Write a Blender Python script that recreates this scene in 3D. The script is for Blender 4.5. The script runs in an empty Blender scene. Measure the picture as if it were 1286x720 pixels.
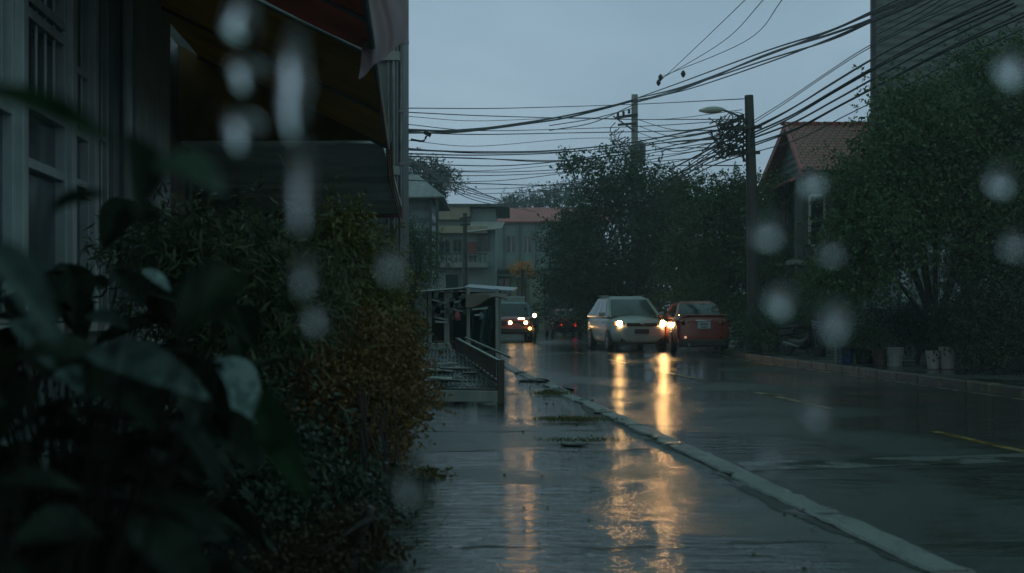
import bpy, math, random
import numpy as np
from mathutils import Vector, Matrix
random.seed(7)
rng = np.random.default_rng(11)
PI = math.pi
sc = bpy.context.scene
COL = sc.collection

# ------------------------------------------------------------------ camera geometry (photo is 1286 x 720)
F, CX, HY, CAMZ = 1600.0, 643.0, 390.0, 1.3
def P(px, py, d):
    """a point seen at photo pixel (px,py) that stands d metres down the street"""
    return Vector(((px-CX)*d/F, d, CAMZ+(HY-py)*d/F))
U = Vector((-0.0971, 0.9953, 0)); V = Vector((0.9953, 0.0971, 0))
def R(s, t, z=0.0):
    """street frame: s metres along the street, t metres to the right of the camera line"""
    return U*s + V*t + Vector((0, 0, z))
def S(px, t):
    k = (px-CX)/F
    return t*(V.x-k*V.y)/(k*U.y-U.x)
def D_right(px, t=10.85):
    return t/((px-CX)/F+0.0975)

# ------------------------------------------------------------------ nodes and materials
def _n(nt, kind, **kw):
    n = nt.nodes.new(kind)
    for k, v in kw.items():
        setattr(n, k, v)
    return n
def new_mat(name):
    m = bpy.data.materials.new(name); m.use_nodes = True
    nt = m.node_tree
    return m, nt, nt.nodes['Principled BSDF']
def noise(nt, vec, scale, detail=4, rough=.55, dist=0):
    n = _n(nt, 'ShaderNodeTexNoise'); n.inputs['Scale'].default_value = scale
    n.inputs['Detail'].default_value = detail; n.inputs['Roughness'].default_value = rough
    n.inputs['Distortion'].default_value = dist
    if vec is not None: nt.links.new(vec, n.inputs['Vector'])
    return n.outputs['Fac']
def ramp(nt, fac, a, b, ca=(0,0,0,1), cb=(1,1,1,1)):
    r = _n(nt, 'ShaderNodeValToRGB'); e = r.color_ramp.elements
    e[0].position, e[1].position = a, b; e[0].color, e[1].color = ca, cb
    nt.links.new(fac, r.inputs['Fac']); return r.outputs['Color']
def mapr(nt, fac, a, b, lo, hi):
    r = _n(nt, 'ShaderNodeMapRange'); 
    for k, v in zip(('From Min','From Max','To Min','To Max'), (a, b, lo, hi)): r.inputs[k].default_value = v
    nt.links.new(fac, r.inputs['Value']); return r.outputs['Result']
def mixc(nt, fac, a, b, mode='MIX'):
    m = _n(nt, 'ShaderNodeMix', data_type='RGBA', blend_type=mode)
    if isinstance(fac, (int, float)): m.inputs[0].default_value = fac
    else: nt.links.new(fac, m.inputs[0])
    for i, c in ((6, a), (7, b)):
        if isinstance(c, tuple): m.inputs[i].default_value = (*c[:3], 1)
        else: nt.links.new(c, m.inputs[i])
    return m.outputs[2]
def math_(nt, op, a, b):
    m = _n(nt, 'ShaderNodeMath', operation=op)
    for i, c in ((0, a), (1, b)):
        if isinstance(c, (int, float)): m.inputs[i].default_value = c
        else: nt.links.new(c, m.inputs[i])
    return m.outputs[0]
def coords(nt, scale=(1,1,1), kind='Object'):
    tc = _n(nt, 'ShaderNodeTexCoord'); mp = _n(nt, 'ShaderNodeMapping')
    mp.inputs['Scale'].default_value = scale
    nt.links.new(tc.outputs[kind], mp.inputs['Vector']); return mp.outputs['Vector']
def bump(nt, bs, h, dist, strength=1.0):
    b = _n(nt, 'ShaderNodeBump'); b.inputs['Distance'].default_value = dist; b.inputs['Strength'].default_value = strength
    nt.links.new(h, b.inputs['Height']); nt.links.new(b.outputs['Normal'], bs.inputs['Normal'])

def mat(name, col, rough=.55, var=.35, scale=3.0, grime=.5, bmp=.004, bscale=40, metal=0.0, spec=.5, streak=False):
    """weathered everyday surface: base colour, blotches, grime (runs down when streak), fine relief"""
    m, nt, bs = new_mat(name)
    v = coords(nt); vs = coords(nt, (1,1,.12)) if streak else v
    dark = tuple(c*(1-var) for c in col); lite = tuple(min(1, c*(1+var*.6)) for c in col)
    c = mixc(nt, ramp(nt, noise(nt, v, scale, 5), .3, .7), dark, lite)
    g = ramp(nt, noise(nt, vs, scale*1.7, 6, .65), .45, .75)
    c = mixc(nt, math_(nt, 'MULTIPLY', g, grime), c, (col[0]*.35, col[1]*.36, col[2]*.34))
    nt.links.new(c, bs.inputs['Base Color'])
    nt.links.new(mapr(nt, noise(nt, v, scale*4, 3), .3, .7, max(.03, rough-.12), min(1, rough+.12)), bs.inputs['Roughness'])
    bs.inputs['Metallic'].default_value = metal; bs.inputs['Specular IOR Level'].default_value = spec
    if bmp: bump(nt, bs, noise(nt, v, bscale, 3), bmp)
    return m
def corrugated(name, col, axis=0, period=.2, rough=.5, depth=.02, grime=.5):
    m, nt, bs = new_mat(name); v = coords(nt)
    w = _n(nt, 'ShaderNodeTexWave', bands_direction='XYZ'[axis]); w.inputs['Scale'].default_value = 2*PI/(20*period)
    w.inputs['Distortion'].default_value = .15; nt.links.new(v, w.inputs['Vector'])
    c = mixc(nt, ramp(nt, noise(nt, coords(nt,(1,1,.15)), 2.2, 6, .65), .4, .75), col, tuple(x*(1-grime) for x in col))
    nt.links.new(c, bs.inputs['Base Color']); bs.inputs['Roughness'].default_value = rough
    bump(nt, bs, w.outputs['Fac'], depth); return m
def leafm(name, a, b, rough=.5, trans=.2):
    """wet leaves: the colour varies from leaf to leaf"""
    m, nt, bs = new_mat(name)
    g = _n(nt, 'ShaderNodeNewGeometry')
    c = mixc(nt, g.outputs['Random Per Island'], a, b)
    c = mixc(nt, math_(nt,'MULTIPLY', ramp(nt, noise(nt, coords(nt), 1.3, 3), .35, .7), .45), c, tuple(x*.5 for x in a))
    nt.links.new(c, bs.inputs['Base Color']); bs.inputs['Roughness'].default_value = rough
    bs.inputs['Specular IOR Level'].default_value = .28
    if trans:
        tr = _n(nt, 'ShaderNodeBsdfTranslucent'); nt.links.new(c, tr.inputs['Color'])
        mx = _n(nt, 'ShaderNodeMixShader'); mx.inputs[0].default_value = trans
        nt.links.new(bs.outputs[0], mx.inputs[1]); nt.links.new(tr.outputs[0], mx.inputs[2])
        nt.links.new(mx.outputs[0], nt.nodes['Material Output'].inputs['Surface'])
    return m
def glow(name, col, strength):
    m, nt, bs = new_mat(name)
    bs.inputs['Base Color'].default_value = (*col, 1)
    bs.inputs['Emission Color'].default_value = (*col, 1); bs.inputs['Emission Strength'].default_value = strength
    return m
def glassy(name, col=(.02,.03,.035), rough=.06):
    m, nt, bs = new_mat(name)
    c = mixc(nt, ramp(nt, noise(nt, coords(nt), 5, 4), .4, .7), col, tuple(x*1.6 for x in col))
    nt.links.new(c, bs.inputs['Base Color'])
    bs.inputs['Roughness'].default_value = rough; bs.inputs['Specular IOR Level'].default_value = .7
    bump(nt, bs, noise(nt, coords(nt), 60, 2), .0006); return m
def paint(name, col, rough=.25):
    """car paint beaded with rain"""
    m, nt, bs = new_mat(name)
    c = mixc(nt, ramp(nt, noise(nt, coords(nt), 3, 5), .35, .75), col, tuple(x*.75 for x in col))
    nt.links.new(c, bs.inputs['Base Color']); bs.inputs['Roughness'].default_value = rough
    bs.inputs['Coat Weight'].default_value = .6; bs.inputs['Coat Roughness'].default_value = .12
    bump(nt, bs, ramp(nt, noise(nt, coords(nt), 90, 2), .5, .65), .0008); return m
def wet(name, a, b, r_lo, r_hi, pud=(.5,.3), ripple=.006, grain=.003, rip_scale=(7,3), wavy=0.0, seams=None):
    """rain-soaked paving: rough stone that sinks under shallow sheets of rippled water"""
    m, nt, bs = new_mat(name)
    v = coords(nt)
    big = noise(nt, v, pud[1], 5, .6, .3)
    puddle = ramp(nt, big, pud[0]-.045, pud[0]+.045)
    stone = mixc(nt, ramp(nt, noise(nt, v, 1.1, 6, .65), .3, .7), a, b)
    stone = mixc(nt, ramp(nt, noise(nt, v, 45, 3), .35, .7), stone, tuple(x*.6 for x in a))
    stone = mixc(nt, ramp(nt, noise(nt, coords(nt,(1.6,.5,1)), 1.0, 7, .72, 1.2), .50, .62), stone, tuple(x*.55 for x in a))
    c = mixc(nt, puddle, stone, tuple(x*.6 for x in a))
    nt.links.new(c, bs.inputs['Base Color'])
    nt.links.new(mapr(nt, puddle, 0, 1, r_hi, r_lo), bs.inputs['Roughness'])
    bs.inputs['IOR'].default_value = 1.5
    g = math_(nt, 'MULTIPLY', noise(nt, v, 70, 4, .6), mapr(nt, puddle, 0, 1, grain, grain*.06))
    rp = math_(nt, 'MULTIPLY', noise(nt, coords(nt,(rip_scale[1], rip_scale[0], 1)), 1.0, 4, .6, .4), ripple)
    fine = math_(nt, 'MULTIPLY', noise(nt, coords(nt, (5.5, 17, 1)), 1.0, 3, .6, .3), ripple*.55)
    rp = math_(nt, 'ADD', rp, fine)
    wv = math_(nt, 'MULTIPLY', noise(nt, coords(nt, (.5, 1.6, 1)), 1.0, 3), wavy)
    h = math_(nt, 'ADD', math_(nt, 'ADD', g, math_(nt, 'MULTIPLY', rp, mapr(nt, puddle, 0, 1, .45, 1))), wv)
    bump(nt, bs, h, 1.0); return m

# ------------------------------------------------------------------ things
def props(o, label=None, cat=None, group=None, kind=None):
    for k, v in (('label', label), ('category', cat), ('group', group), ('kind', kind)):
        if v: o[k] = v
    return o
def thing(name, label, cat, loc=(0,0,0), rotz=0.0, group=None):
    o = bpy.data.objects.new(name, None); COL.objects.link(o)
    o.location = loc; o.rotation_euler = (0, 0, rotz); o.empty_display_size = .2
    return props(o, label, cat, group)
def root_of(o):
    while o.parent: o = o.parent
    return o
class B:
    """collects faces and links them as ONE mesh object"""
    def __init__(s): s.v, s.f = [], []
    def add(s, vs, fs):
        n = len(s.v); s.v += [Vector(p) for p in vs]; s.f += [tuple(i+n for i in f) for f in fs]; return s
    def hexa(s, c):
        return s.add(c, [(0,3,2,1),(4,5,6,7),(0,1,5,4),(1,2,6,5),(2,3,7,6),(3,0,4,7)])
    def box(s, x0, x1, y0, y1, z0, z1):
        return s.hexa([(x0,y0,z0),(x1,y0,z0),(x1,y1,z0),(x0,y1,z0),(x0,y0,z1),(x1,y0,z1),(x1,y1,z1),(x0,y1,z1)])
    def rbox(s, s0, s1, t0, t1, z0, z1):
        c = [R(a,b,z) for z in (z0,z1) for a,b in ((s0,t0),(s0,t1),(s1,t1),(s1,t0))]
        return s.hexa(c)
    def obox(s, c, size, rot=(0,0,0)):
        m = Matrix.Translation(c) @ (Matrix.Rotation(rot[2],4,'Z') @ Matrix.Rotation(rot[1],4,'Y') @ Matrix.Rotation(rot[0],4,'X'))
        x, y, z = (q/2 for q in size)
        return s.hexa([m @ Vector(p) for p in ((-x,-y,-z),(x,-y,-z),(x,y,-z),(-x,y,-z),(-x,-y,z),(x,-y,z),(x,y,z),(-x,y,z))])
    def bar(s, a, b, w, h=None):
        """rectangular bar from a to b"""
        a, b = Vector(a), Vector(b); h = h or w; d = (b-a).normalized()
        up = Vector((0,0,1)) if abs(d.z) < .95 else Vector((0,1,0))
        x = d.cross(up).normalized()*w/2; y = x.cross(d).normalized()*h/2
        return s.hexa([a-x-y, a+x-y, a+x+y, a-x+y, b-x-y, b+x-y, b+x+y, b-x+y])
    def tube(s, pts, r, seg=8, caps=True):
        pts = [Vector(p) for p in pts]; rs = r if isinstance(r, (list, tuple)) else [r]*len(pts)
        n0 = len(s.v); ref = Vector((.31,.17,.93)).normalized()
        for i, p in enumerate(pts):
            d = (pts[min(i+1,len(pts)-1)]-pts[max(i-1,0)]).normalized()
            rf = ref if abs(d.dot(ref)) < .9 else Vector((1,0,0))
            x = d.cross(rf).normalized(); y = d.cross(x)
            for k in range(seg):
                a = 2*PI*k/seg; s.v.append(p+(x*math.cos(a)+y*math.sin(a))*rs[i])
        for i in range(len(pts)-1):
            for k in range(seg):
                a, b = n0+i*seg+k, n0+i*seg+(k+1)%seg
                s.f.append((a, b, b+seg, a+seg))
        if caps:
            s.f.append(tuple(n0+k for k in range(seg))[::-1]); e = n0+(len(pts)-1)*seg
            s.f.append(tuple(e+k for k in range(seg)))
        return s
    def lathe(s, prof, c=(0,0,0), seg=16, axis='Z', caps=True):
        n0 = len(s.v); c = Vector(c)
        for r, z in prof:
            for k in range(seg):
                a = 2*PI*k/seg; x, y = r*math.cos(a), r*math.sin(a)
                s.v.append(c+Vector({'Z':(x,y,z),'X':(z,x,y),'Y':(x,z,y)}[axis]))
        for i in range(len(prof)-1):
            for k in range(seg):
                a, b = n0+i*seg+k, n0+i*seg+(k+1)%seg
                s.f.append((a,b,b+seg,a+seg))
        if caps:
            s.f.append(tuple(n0+k for k in range(seg))[::-1]); e = n0+(len(prof)-1)*seg
            s.f.append(tuple(e+k for k in range(seg)))
        return s
    def grid(s, fn, nu, nv):
        n0 = len(s.v)
        for j in range(nv+1):
            for i in range(nu+1): s.v.append(Vector(fn(i/nu, j/nv)))
        for j in range(nv):
            for i in range(nu):
                a = n0+j*(nu+1)+i; s.f.append((a,a+1,a+nu+2,a+nu+1))
        return s
    def build(s, name, m, parent=None, world=True, smooth=False, bevel=0, solid=0, subd=0):
        me = bpy.data.meshes.new(name)
        off = root_of(parent).location if (parent is not None and world) else None
        me.from_pydata([tuple(p-off) if off is not None else tuple(p) for p in s.v], [], s.f)
        me.materials.append(m); me.update()
        o = bpy.data.objects.new(name, me); COL.objects.link(o)
        if parent is not None: o.parent = parent
        if smooth:
            for p in me.polygons: p.use_smooth = True
        if solid:
            md = o.modifiers.new('Solidify','SOLIDIFY'); md.thickness = solid; md.offset = 0
        if bevel:
            md = o.modifiers.new('Bevel','BEVEL'); md.width = bevel; md.segments = 2; md.limit_method = 'ANGLE'
        if subd:
            md = o.modifiers.new('Subdivision','SUBSURF'); md.levels = md.render_levels = subd
        return o
def copy_tree(o, parent=None):
    c = o.copy(); COL.objects.link(c); c.parent = parent
    for ch in o.children: copy_tree(ch, c)
    return c
def struct(b, name, m, **kw):
    o = b.build(name, m, **kw); o['kind'] = 'structure'; return o
def smooth_path(pts, n=6):
    """Catmull-Rom through pts"""
    pts = [Vector(p) for p in pts]; out = []
    q = [pts[0]*2-pts[1]]+pts+[pts[-1]*2-pts[-2]]
    for i in range(1, len(q)-2):
        p0, p1, p2, p3 = q[i-1:i+3]
        for k in range(n):
            t = k/n
            out.append(.5*((2*p1)+(p2-p0)*t+(2*p0-5*p1+4*p2-p3)*t*t+(3*p1-p0-3*p2+p3)*t**3))
    return out+[pts[-1]]

# ------------------------------------------------------------------ foliage
def leaf_mesh(name, pos, dirs, size, aspect, m, parent, fold=.25):
    """one small folded diamond per leaf"""
    N = len(pos); d = dirs/np.linalg.norm(dirs, axis=1, keepdims=True)
    a = rng.normal(size=(N,3)); x = np.cross(d, a); x /= np.linalg.norm(x, axis=1, keepdims=True)
    nrm = np.cross(x, d); L = size[:,None]; W = L*aspect*.5
    v = np.empty((N,4,3)); v[:,0] = pos; v[:,2] = pos+d*L-nrm*L*fold*.5
    v[:,1] = pos+d*L*.45+x*W+nrm*W*fold; v[:,3] = pos+d*L*.45-x*W+nrm*W*fold
    v = v.reshape(-1,3)-np.array(root_of(parent).location)
    me = bpy.data.meshes.new(name)
    me.vertices.add(N*4); me.vertices.foreach_set('co', v.astype(np.float32).ravel())
    me.loops.add(N*4); me.loops.foreach_set('vertex_index', np.arange(N*4, dtype=np.int32))
    me.polygons.add(N); me.polygons.foreach_set('loop_start', np.arange(0, N*4, 4, dtype=np.int32))
    me.materials.append(m); me.update(calc_edges=True); me.validate()
    o = bpy.data.objects.new(name, me); COL.objects.link(o); o.parent = parent
    return o
def lobe_leaves(lobes, n, clump, size, jit=.35, droop=.35, shell=.55, sprig=5):
    """lobes: (centre, (rx,ry,rz)). Leaves sit on short sprigs gathered in clumps through each lobe's volume."""
    vol = np.array([r[0]*r[1]*r[2] for _, r in lobes])**.67; vol /= vol.sum()
    pos, dirs = [], []
    for (c, r), w in zip(lobes, vol):
        k = max(1, int(n*w/(clump*sprig)))
        q = rng.normal(size=(k,3)); q /= np.linalg.norm(q, axis=1, keepdims=True)
        q *= (shell+(1-shell)*rng.random((k,1))**.6)*(1+.22*rng.normal(size=(k,1)))
        cen = np.array(c)+q*np.array(r)
        out = q*np.array([1,1,.8]); out /= np.linalg.norm(out, axis=1, keepdims=True)
        sp = np.repeat(cen, clump, 0)+rng.normal(size=(k*clump,3))*jit*np.array([1,1,.75])
        so = np.repeat(out, clump, 0)+rng.normal(size=(k*clump,3))*.8
        so /= np.linalg.norm(so, axis=1, keepdims=True)
        st = np.repeat(np.arange(sprig)[None]/sprig, len(sp), 0).ravel()[:,None]
        p = np.repeat(sp, sprig, 0)+np.repeat(so, sprig, 0)*st*size*2.6
        dd = np.repeat(so, sprig, 0)*.5+rng.normal(size=p.shape)*.7; dd[:,2] -= droop
        pos.append(p); dirs.append(dd)
    pos, dirs = np.concatenate(pos), np.concatenate(dirs)
    keep = pos[:,2] > .03
    return pos[keep], dirs[keep]
def px_lobe(px, py, d, rx, ry, depth):
    return (P(px,py,d), (rx*d/F, depth, ry*d/F))
def tree(name, label, cat, base, lobes, n, leaf, m_leaf, m_bark, r0=.16, aspect=.5, clump=9, jit=.3, group=None, droop=.35, shell=.5, nlimb=None, trunk_name='trunk', crown_name='crown', tuft=6):
    t = thing(name, label, cat, base, 0, group)
    base = Vector(base); b = B(); lobes = list(lobes); limb_lobes = lobes[:nlimb]
    for c, r in list(lobes):
        for _ in range(tuft):
            q = Vector((random.gauss(0,1), random.gauss(0,1), random.gauss(.25,.9))).normalized(); k = random.uniform(.18,.4); e = random.uniform(.85,1.2)
            lobes.append((c+Vector((q.x*r[0],q.y*r[1],q.z*r[2]))*e, (r[0]*k,r[1]*k,r[2]*k*.8)))
    fork = base+Vector((random.uniform(-.2,.2), random.uniform(-.2,.2), max(.35, (min(l[0].z for l in lobes)-base.z)*.55)))
    b.tube(smooth_path([base-Vector((0,0,.1)), base*.55+fork*.45+Vector((random.uniform(-.06,.06)*r0*6,0,0)), fork], 4), [r0*1.25]+[r0*(1-.04*i) for i in range(1, 9)], 9)
    for c, r in limb_lobes:
        mid = fork.lerp(c, .5)+Vector((random.uniform(-.25,.25), random.uniform(-.25,.25), .15))*r[0]*.5
        pts = smooth_path([fork-Vector((0,0,.05)), mid, c], 4)
        b.tube(pts, [r0*.62*(1-.085*i) for i in range(len(pts))], 7)
        for _ in range(5):
            e = c+Vector((random.uniform(-1,1)*r[0], random.uniform(-1,1)*r[1], random.uniform(-.5,1)*r[2]))*.85
            p0 = mid.lerp(c, random.uniform(.2,1))
            b.tube(smooth_path([p0, p0.lerp(e,.5)+Vector((0,0,.12*r[2])), e], 3), [r0*.24*(1-.13*i) for i in range(7)], 5)
    b.build(trunk_name, m_bark, t, smooth=True)
    pos, dirs = lobe_leaves(lobes, n, clump, leaf, jit, droop, shell)
    leaf_mesh(crown_name, pos, dirs, leaf*rng.uniform(.6,1.25,len(pos)), aspect, m_leaf, t)
    return t
# ------------------------------------------------------------------ tuning
HAZE = 0.0018
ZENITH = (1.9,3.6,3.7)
EXPO = 0.0
SUNK = .3
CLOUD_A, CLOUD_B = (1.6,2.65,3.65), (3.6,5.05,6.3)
DROPS = [
 ('uppermost of the three drops falling past the dark shop front',303,26,.74,.0088,1.35),
 ('middle of the three drops falling past the dark shop front',309,92,.78,.0086,1.05),
 ('lowest of the three drops falling past the dark shop front',305,163,.72,.0086,1.1),
 ('long stretched drop falling in front of the brown awning',371,108,.74,.0075,4.6),
 ('faint thread-like drop hanging below the long stretched drop',379,240,.66,.0042,5.5),
 ('drop falling in front of the yellow-green shrub',384,342,.66,.0046,2.0),
 ('drop in front of the long-leaved shrub beside the rust shrub',398,400,.70,.0050,1.2),
 ('drop falling in front of the hanging shrub by the sheet-roofed house',494,332,.62,.0044,1.5),
 ('drop falling in front of the tiled house column',1022,230,.85,.0068,1.1),
 ('drop falling in front of the undergrowth left of the tiled house column',965,292,.68,.0054,1.4),
 ('drop falling over the shrub beside the scooter',980,378,.80,.0074,1.2),
 ('drop falling just left of the big tree lowest branches',1045,318,.74,.0046,1.0),
 ('drop falling above the blue tub',1050,402,.66,.0052,1.6),
 ('drop falling in front of the right lane past the kerb',1022,512,.72,.0056,1.6),
 ('drop falling in front of the trench patch across the road',970,572,.74,.0046,1.3),
 ('drop falling in front of the big tree crown at mid height, right edge',1256,228,.80,.0066,1.2),
 ('drop falling at the far right of the big tree crown',1274,308,.70,.0050,1.0),
 ('drop falling at the top right of the big tree crown',1268,88,.72,.0058,1.5),
 ('drop falling over the pavement next to the leaf pile',512,612,.68,.0050,1.7),
]
# ------------------------------------------------------------------ palette
m_conc = mat('weathered_concrete', (.22,.245,.235), .6, .3, 1.5, .55, .004, 30, streak=True)
m_dconc = mat('dark_render', (.085,.105,.10), .65, .3, 1.2, .6, .004, 30, streak=True)
m_house = mat('grey_green_render', (.20,.25,.235), .6, .25, 1.4, .5, .003, 40, streak=True)
m_white = mat('old_white_paint', (.38,.44,.42), .5, .2, 3, .45, .002, 50, streak=True)
m_cream = mat('cream_wall', (.38,.39,.28), .65, .25, .8, .5, .004, 20, streak=True)
m_beige = mat('beige_wall', (.29,.265,.19), .65, .2, .9, .45, .004, 20, streak=True)
m_blue = mat('grey_blue_wall', (.19,.26,.26), .6, .3, .6, .5, .004, 20, streak=True)
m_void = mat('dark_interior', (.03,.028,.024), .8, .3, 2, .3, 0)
def canvas(name, col, trans):
    m = mat(name, col, .65, .3, 1.3, .5, .004, 60); nt = m.node_tree; bs = nt.nodes['Principled BSDF']
    tr = _n(nt,'ShaderNodeBsdfTranslucent'); nt.links.new(bs.inputs['Base Color'].links[0].from_socket, tr.inputs['Color'])
    mx = _n(nt,'ShaderNodeMixShader'); mx.inputs[0].default_value = trans
    nt.links.new(bs.outputs[0], mx.inputs[1]); nt.links.new(tr.outputs[0], mx.inputs[2]); nt.links.new(mx.outputs[0], nt.nodes['Material Output'].inputs['Surface']); return m
m_brown = canvas('brown_canvas', (.24,.16,.05), .6)
m_red = canvas('red_canvas', (.36,.14,.10), .5)
m_flap = mat('rusty_flap', (.10,.06,.045), .5, .3, 2, .6, .004, 30)
m_redroof = mat('faded_red_sheet_roof', (.40,.11,.105), .55, .25, .6, .35, .004, 20)
m_soffit = mat('stained_soffit', (.85,.85,.80), .7, .3, .55, .9, .003, 30)
m_metal = mat('grey_metal', (.16,.17,.17), .4, .3, 3, .5, .002, 40, metal=.6)
m_dmetal = mat('dark_metal', (.03,.032,.034), .45, .3, 3, .4, .002, 40, metal=.4)
m_black = mat('black_rubber', (.012,.012,.013), .55, .3, 6, .2, .001, 60)
m_wood = mat('wet_dark_wood', (.05,.042,.032), .4, .4, 3, .6, .004, 25)
m_gwood = mat('grey_board', (.30,.33,.29), .45, .3, 2, .6, .003, 25, streak=True)
m_tarp = mat('dark_teal_tarp', (.02,.055,.055), .35, .3, 2, .5, .004, 8)
m_sheet = mat('pale_roof_sheet', (.42,.45,.42), .4, .25, 2, .5, .003, 20)
m_bsheet = mat('blue_grey_sheet', (.12,.19,.23), .35, .3, 2, .5, .003, 20)
m_bark = mat('wet_bark', (.035,.03,.024), .6, .4, 5, .5, .015, 18, streak=True)
m_cable = mat('cable_sheath', (.012,.014,.016), .5, .2, 3, .2, 0)
m_pole = mat('old_wooden_pole', (.03,.03,.026), .6, .4, 3, .5, .006, 20, streak=True)
m_cpole = mat('concrete_pole', (.30,.31,.29), .6, .25, 2, .5, .004, 30, streak=True)
m_siding = corrugated('grey_siding', (.085,.105,.10), 2, .24, .5, .02, .45)
m_corr = corrugated('corrugated_sheet', (.19,.25,.26), 2, .5, .45, .05, .4)
m_board = corrugated('pale_boards', (.16,.19,.19), 2, .2, .55, .012, .5)
m_shutter = corrugated('roller_shutter', (.085,.09,.09), 0, .12, .45, .02, .5)
m_groof = corrugated('grey_sheet_roof', (.24,.235,.25), 0, .35, .5, .03, .4)
m_pane = glassy('sky_reflection_glass', (.05,.075,.078), .12)  # paler base colour puts the sky's reflection into the panes
m_dpane = glassy('dark_glass', (.008,.012,.014), .1)
def tilemat():
    m, nt, bs = new_mat('red_roof_tiles'); v = coords(nt)
    br = _n(nt,'ShaderNodeTexBrick'); br.inputs['Scale'].default_value = 1
    for k, x in (('Brick Width',.24),('Row Height',.24),('Mortar Size',.03),('Mortar Smooth',.6)): br.inputs[k].default_value = x
    br.inputs['Color1'].default_value = (.42,.11,.065,1); br.inputs['Color2'].default_value = (.28,.075,.05,1); br.inputs['Mortar'].default_value = (.035,.02,.016,1)
    nt.links.new(v, br.inputs['Vector'])
    c = mixc(nt, math_(nt,'MULTIPLY',ramp(nt, noise(nt, v, .9, 5), .45, .7),.6), br.outputs['Color'], (.12,.05,.04))
    nt.links.new(c, bs.inputs['Base Color']); bs.inputs['Roughness'].default_value = .45
    bump(nt, bs, math_(nt,'SUBTRACT', 1, br.outputs['Fac']), .03); return m
m_tile = tilemat()

# ------------------------------------------------------------------ ground
m_soil = mat('dark_soil', (.03,.026,.02), .7, .4, 2, .5, .02, 14)
m_road = wet('wet_asphalt', (.026,.033,.030), (.043,.051,.046), .05, .21, (.47,.22), .024, .009, (7,1.6), .02)
m_apron = wet('wet_concrete_apron', (.062,.080,.076), (.105,.128,.12), .04, .25, (.46,.42), .019, .010, (8,1.8), .02)
m_rpave = wet('wet_right_pavement', (.06,.065,.065), (.10,.105,.10), .12, .4, (.5,.5), .002, .003)
m_kerb = wet('pale_kerb_concrete', (.16,.18,.17), (.31,.335,.315), .15, .42, (.60,1.6), .004, .012, (9,4))
m_white_mark = wet('worn_white_paint', (.09,.10,.095), (.17,.18,.17), .13, .3, (.55,1.1), .003, .004)
m_yellow = wet('worn_yellow_paint', (.26,.17,.035), (.40,.27,.06), .13, .3, (.55,1.1), .003, .004)
m_yellow_thin = wet('faded_edge_paint', (.16,.13,.07), (.24,.20,.11), .13, .3, (.55,1.1), .003, .004)

struct(B().grid(lambda u,v: Vector((-300+600*u, -60+620*v, -.12)), 6, 6), 'ground', m_soil)
TK, TR = 2.78, 9.85             # kerb lines: apron/road and road/right pavement
def strip(name, t0, t1, s0, s1, z, m, ns=60, nt_=1, wob=0.0, thick=0):
    b = B(); b.grid(lambda u,v: R(s0+(s1-s0)*v, t0+(t1-t0)*u, z), nt_, ns)
    return struct(b, name, m)
def bend(s):                    # the right-hand kerb eases outwards beyond the scooter
    q = min(1, max(0, (s-33)/9)); return .85*q*q*(3-2*q)
b = B(); b.grid(lambda u,v: R(-12+182*v, TK-.03+(TR+.05+bend(-12+182*v)-TK+.03)*u, -.05), 4, 91); struct(b, 'road', m_road)
strip('pavement', -1.0, TK-.13, -12, 60, 0.0, m_apron)
strip('planting_bed', -9.0, -1.0, -12, 60, .02, m_soil)
# the far cross street the road runs into
struct(B().grid(lambda u,v: R(60+110*v, -60+130*u, -.062), 2, 2), 'far_road', m_road)
# right-hand pavement
b = B(); b.grid(lambda u,v: R(-12+90*v, TR+.17+bend(-12+90*v)+(22-TR-.17-bend(-12+90*v))*u, .10), 3, 90); struct(b, 'right_pavement', m_rpave)
# pale flush kerb with broken stretches, in cast lengths
b = B(); s = -6.0
while s < 78:
    L = 2.0; bad = 16.5 < s < 27
    if not (bad and random.random() < .25):
        dz = random.uniform(-.02,.01) if bad else random.uniform(-.004,.004); dt = random.uniform(-.05,.05) if bad else random.uniform(-.008,.008)
        n = 14; n0 = len(b.v)
        for i in range(n+1):
            q = s+.006+(L-.012)*i/n; chip = .05*max(0, random.gauss(-.6,.7)); chip2 = .06*max(0, random.gauss(-.8,.7))
            e0, e1 = TK-.13+dt+random.gauss(0,.004)+chip, TK+.09+dt+random.gauss(0,.004)-chip2; zz = .022+dz*.7+random.gauss(0,.0035)
            b.v += [R(q,e0,-.15), R(q,e0,zz-.012), R(q,e0+.018,zz), R(q,e1-.018,zz), R(q,e1,zz-.012), R(q,e1,-.15)]
        for i in range(n):
            for k in range(5):
                a = n0+i*6+k; b.f.append((a,a+1,a+7,a+6))
        b.f.append(tuple(n0+k for k in range(6))); b.f.append(tuple(n0+n*6+k for k in range(6))[::-1])
    s += L
struct(b, 'kerb', m_kerb)
m_dirt = wet('gutter_dirt', (.02,.022,.018), (.04,.04,.032), .2, .6, (.6,1.5), .002, .012)
b = B(); n = 400; n0 = 0
for i in range(n+1):
    q = 2+34*i/n; w0 = max(.0, .05+.07*math.sin(q*1.3)*math.sin(q*.41+1)+.02*math.sin(q*7.1)+random.gauss(0,.012))
    b.v += [R(q, TK-.13-w0, .0035), R(q, TK-.125, .0035)]
for i in range(n): b.f.append((2*i,2*i+1,2*i+3,2*i+2))
struct(b, 'gutter_dirt', m_dirt)
b = B(); n0 = 0
for i in range(n+1):
    q = 2+34*i/n; w0 = max(.0, .04+.05*math.sin(q*1.1+2)*math.sin(q*.6)+random.gauss(0,.012))
    b.v += [R(q, TK+.085, -.0455), R(q, TK+.09+w0, -.0455)]
for i in range(n): b.f.append((2*i,2*i+1,2*i+3,2*i+2))
struct(b, 'gutter_dirt', m_dirt)
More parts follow.
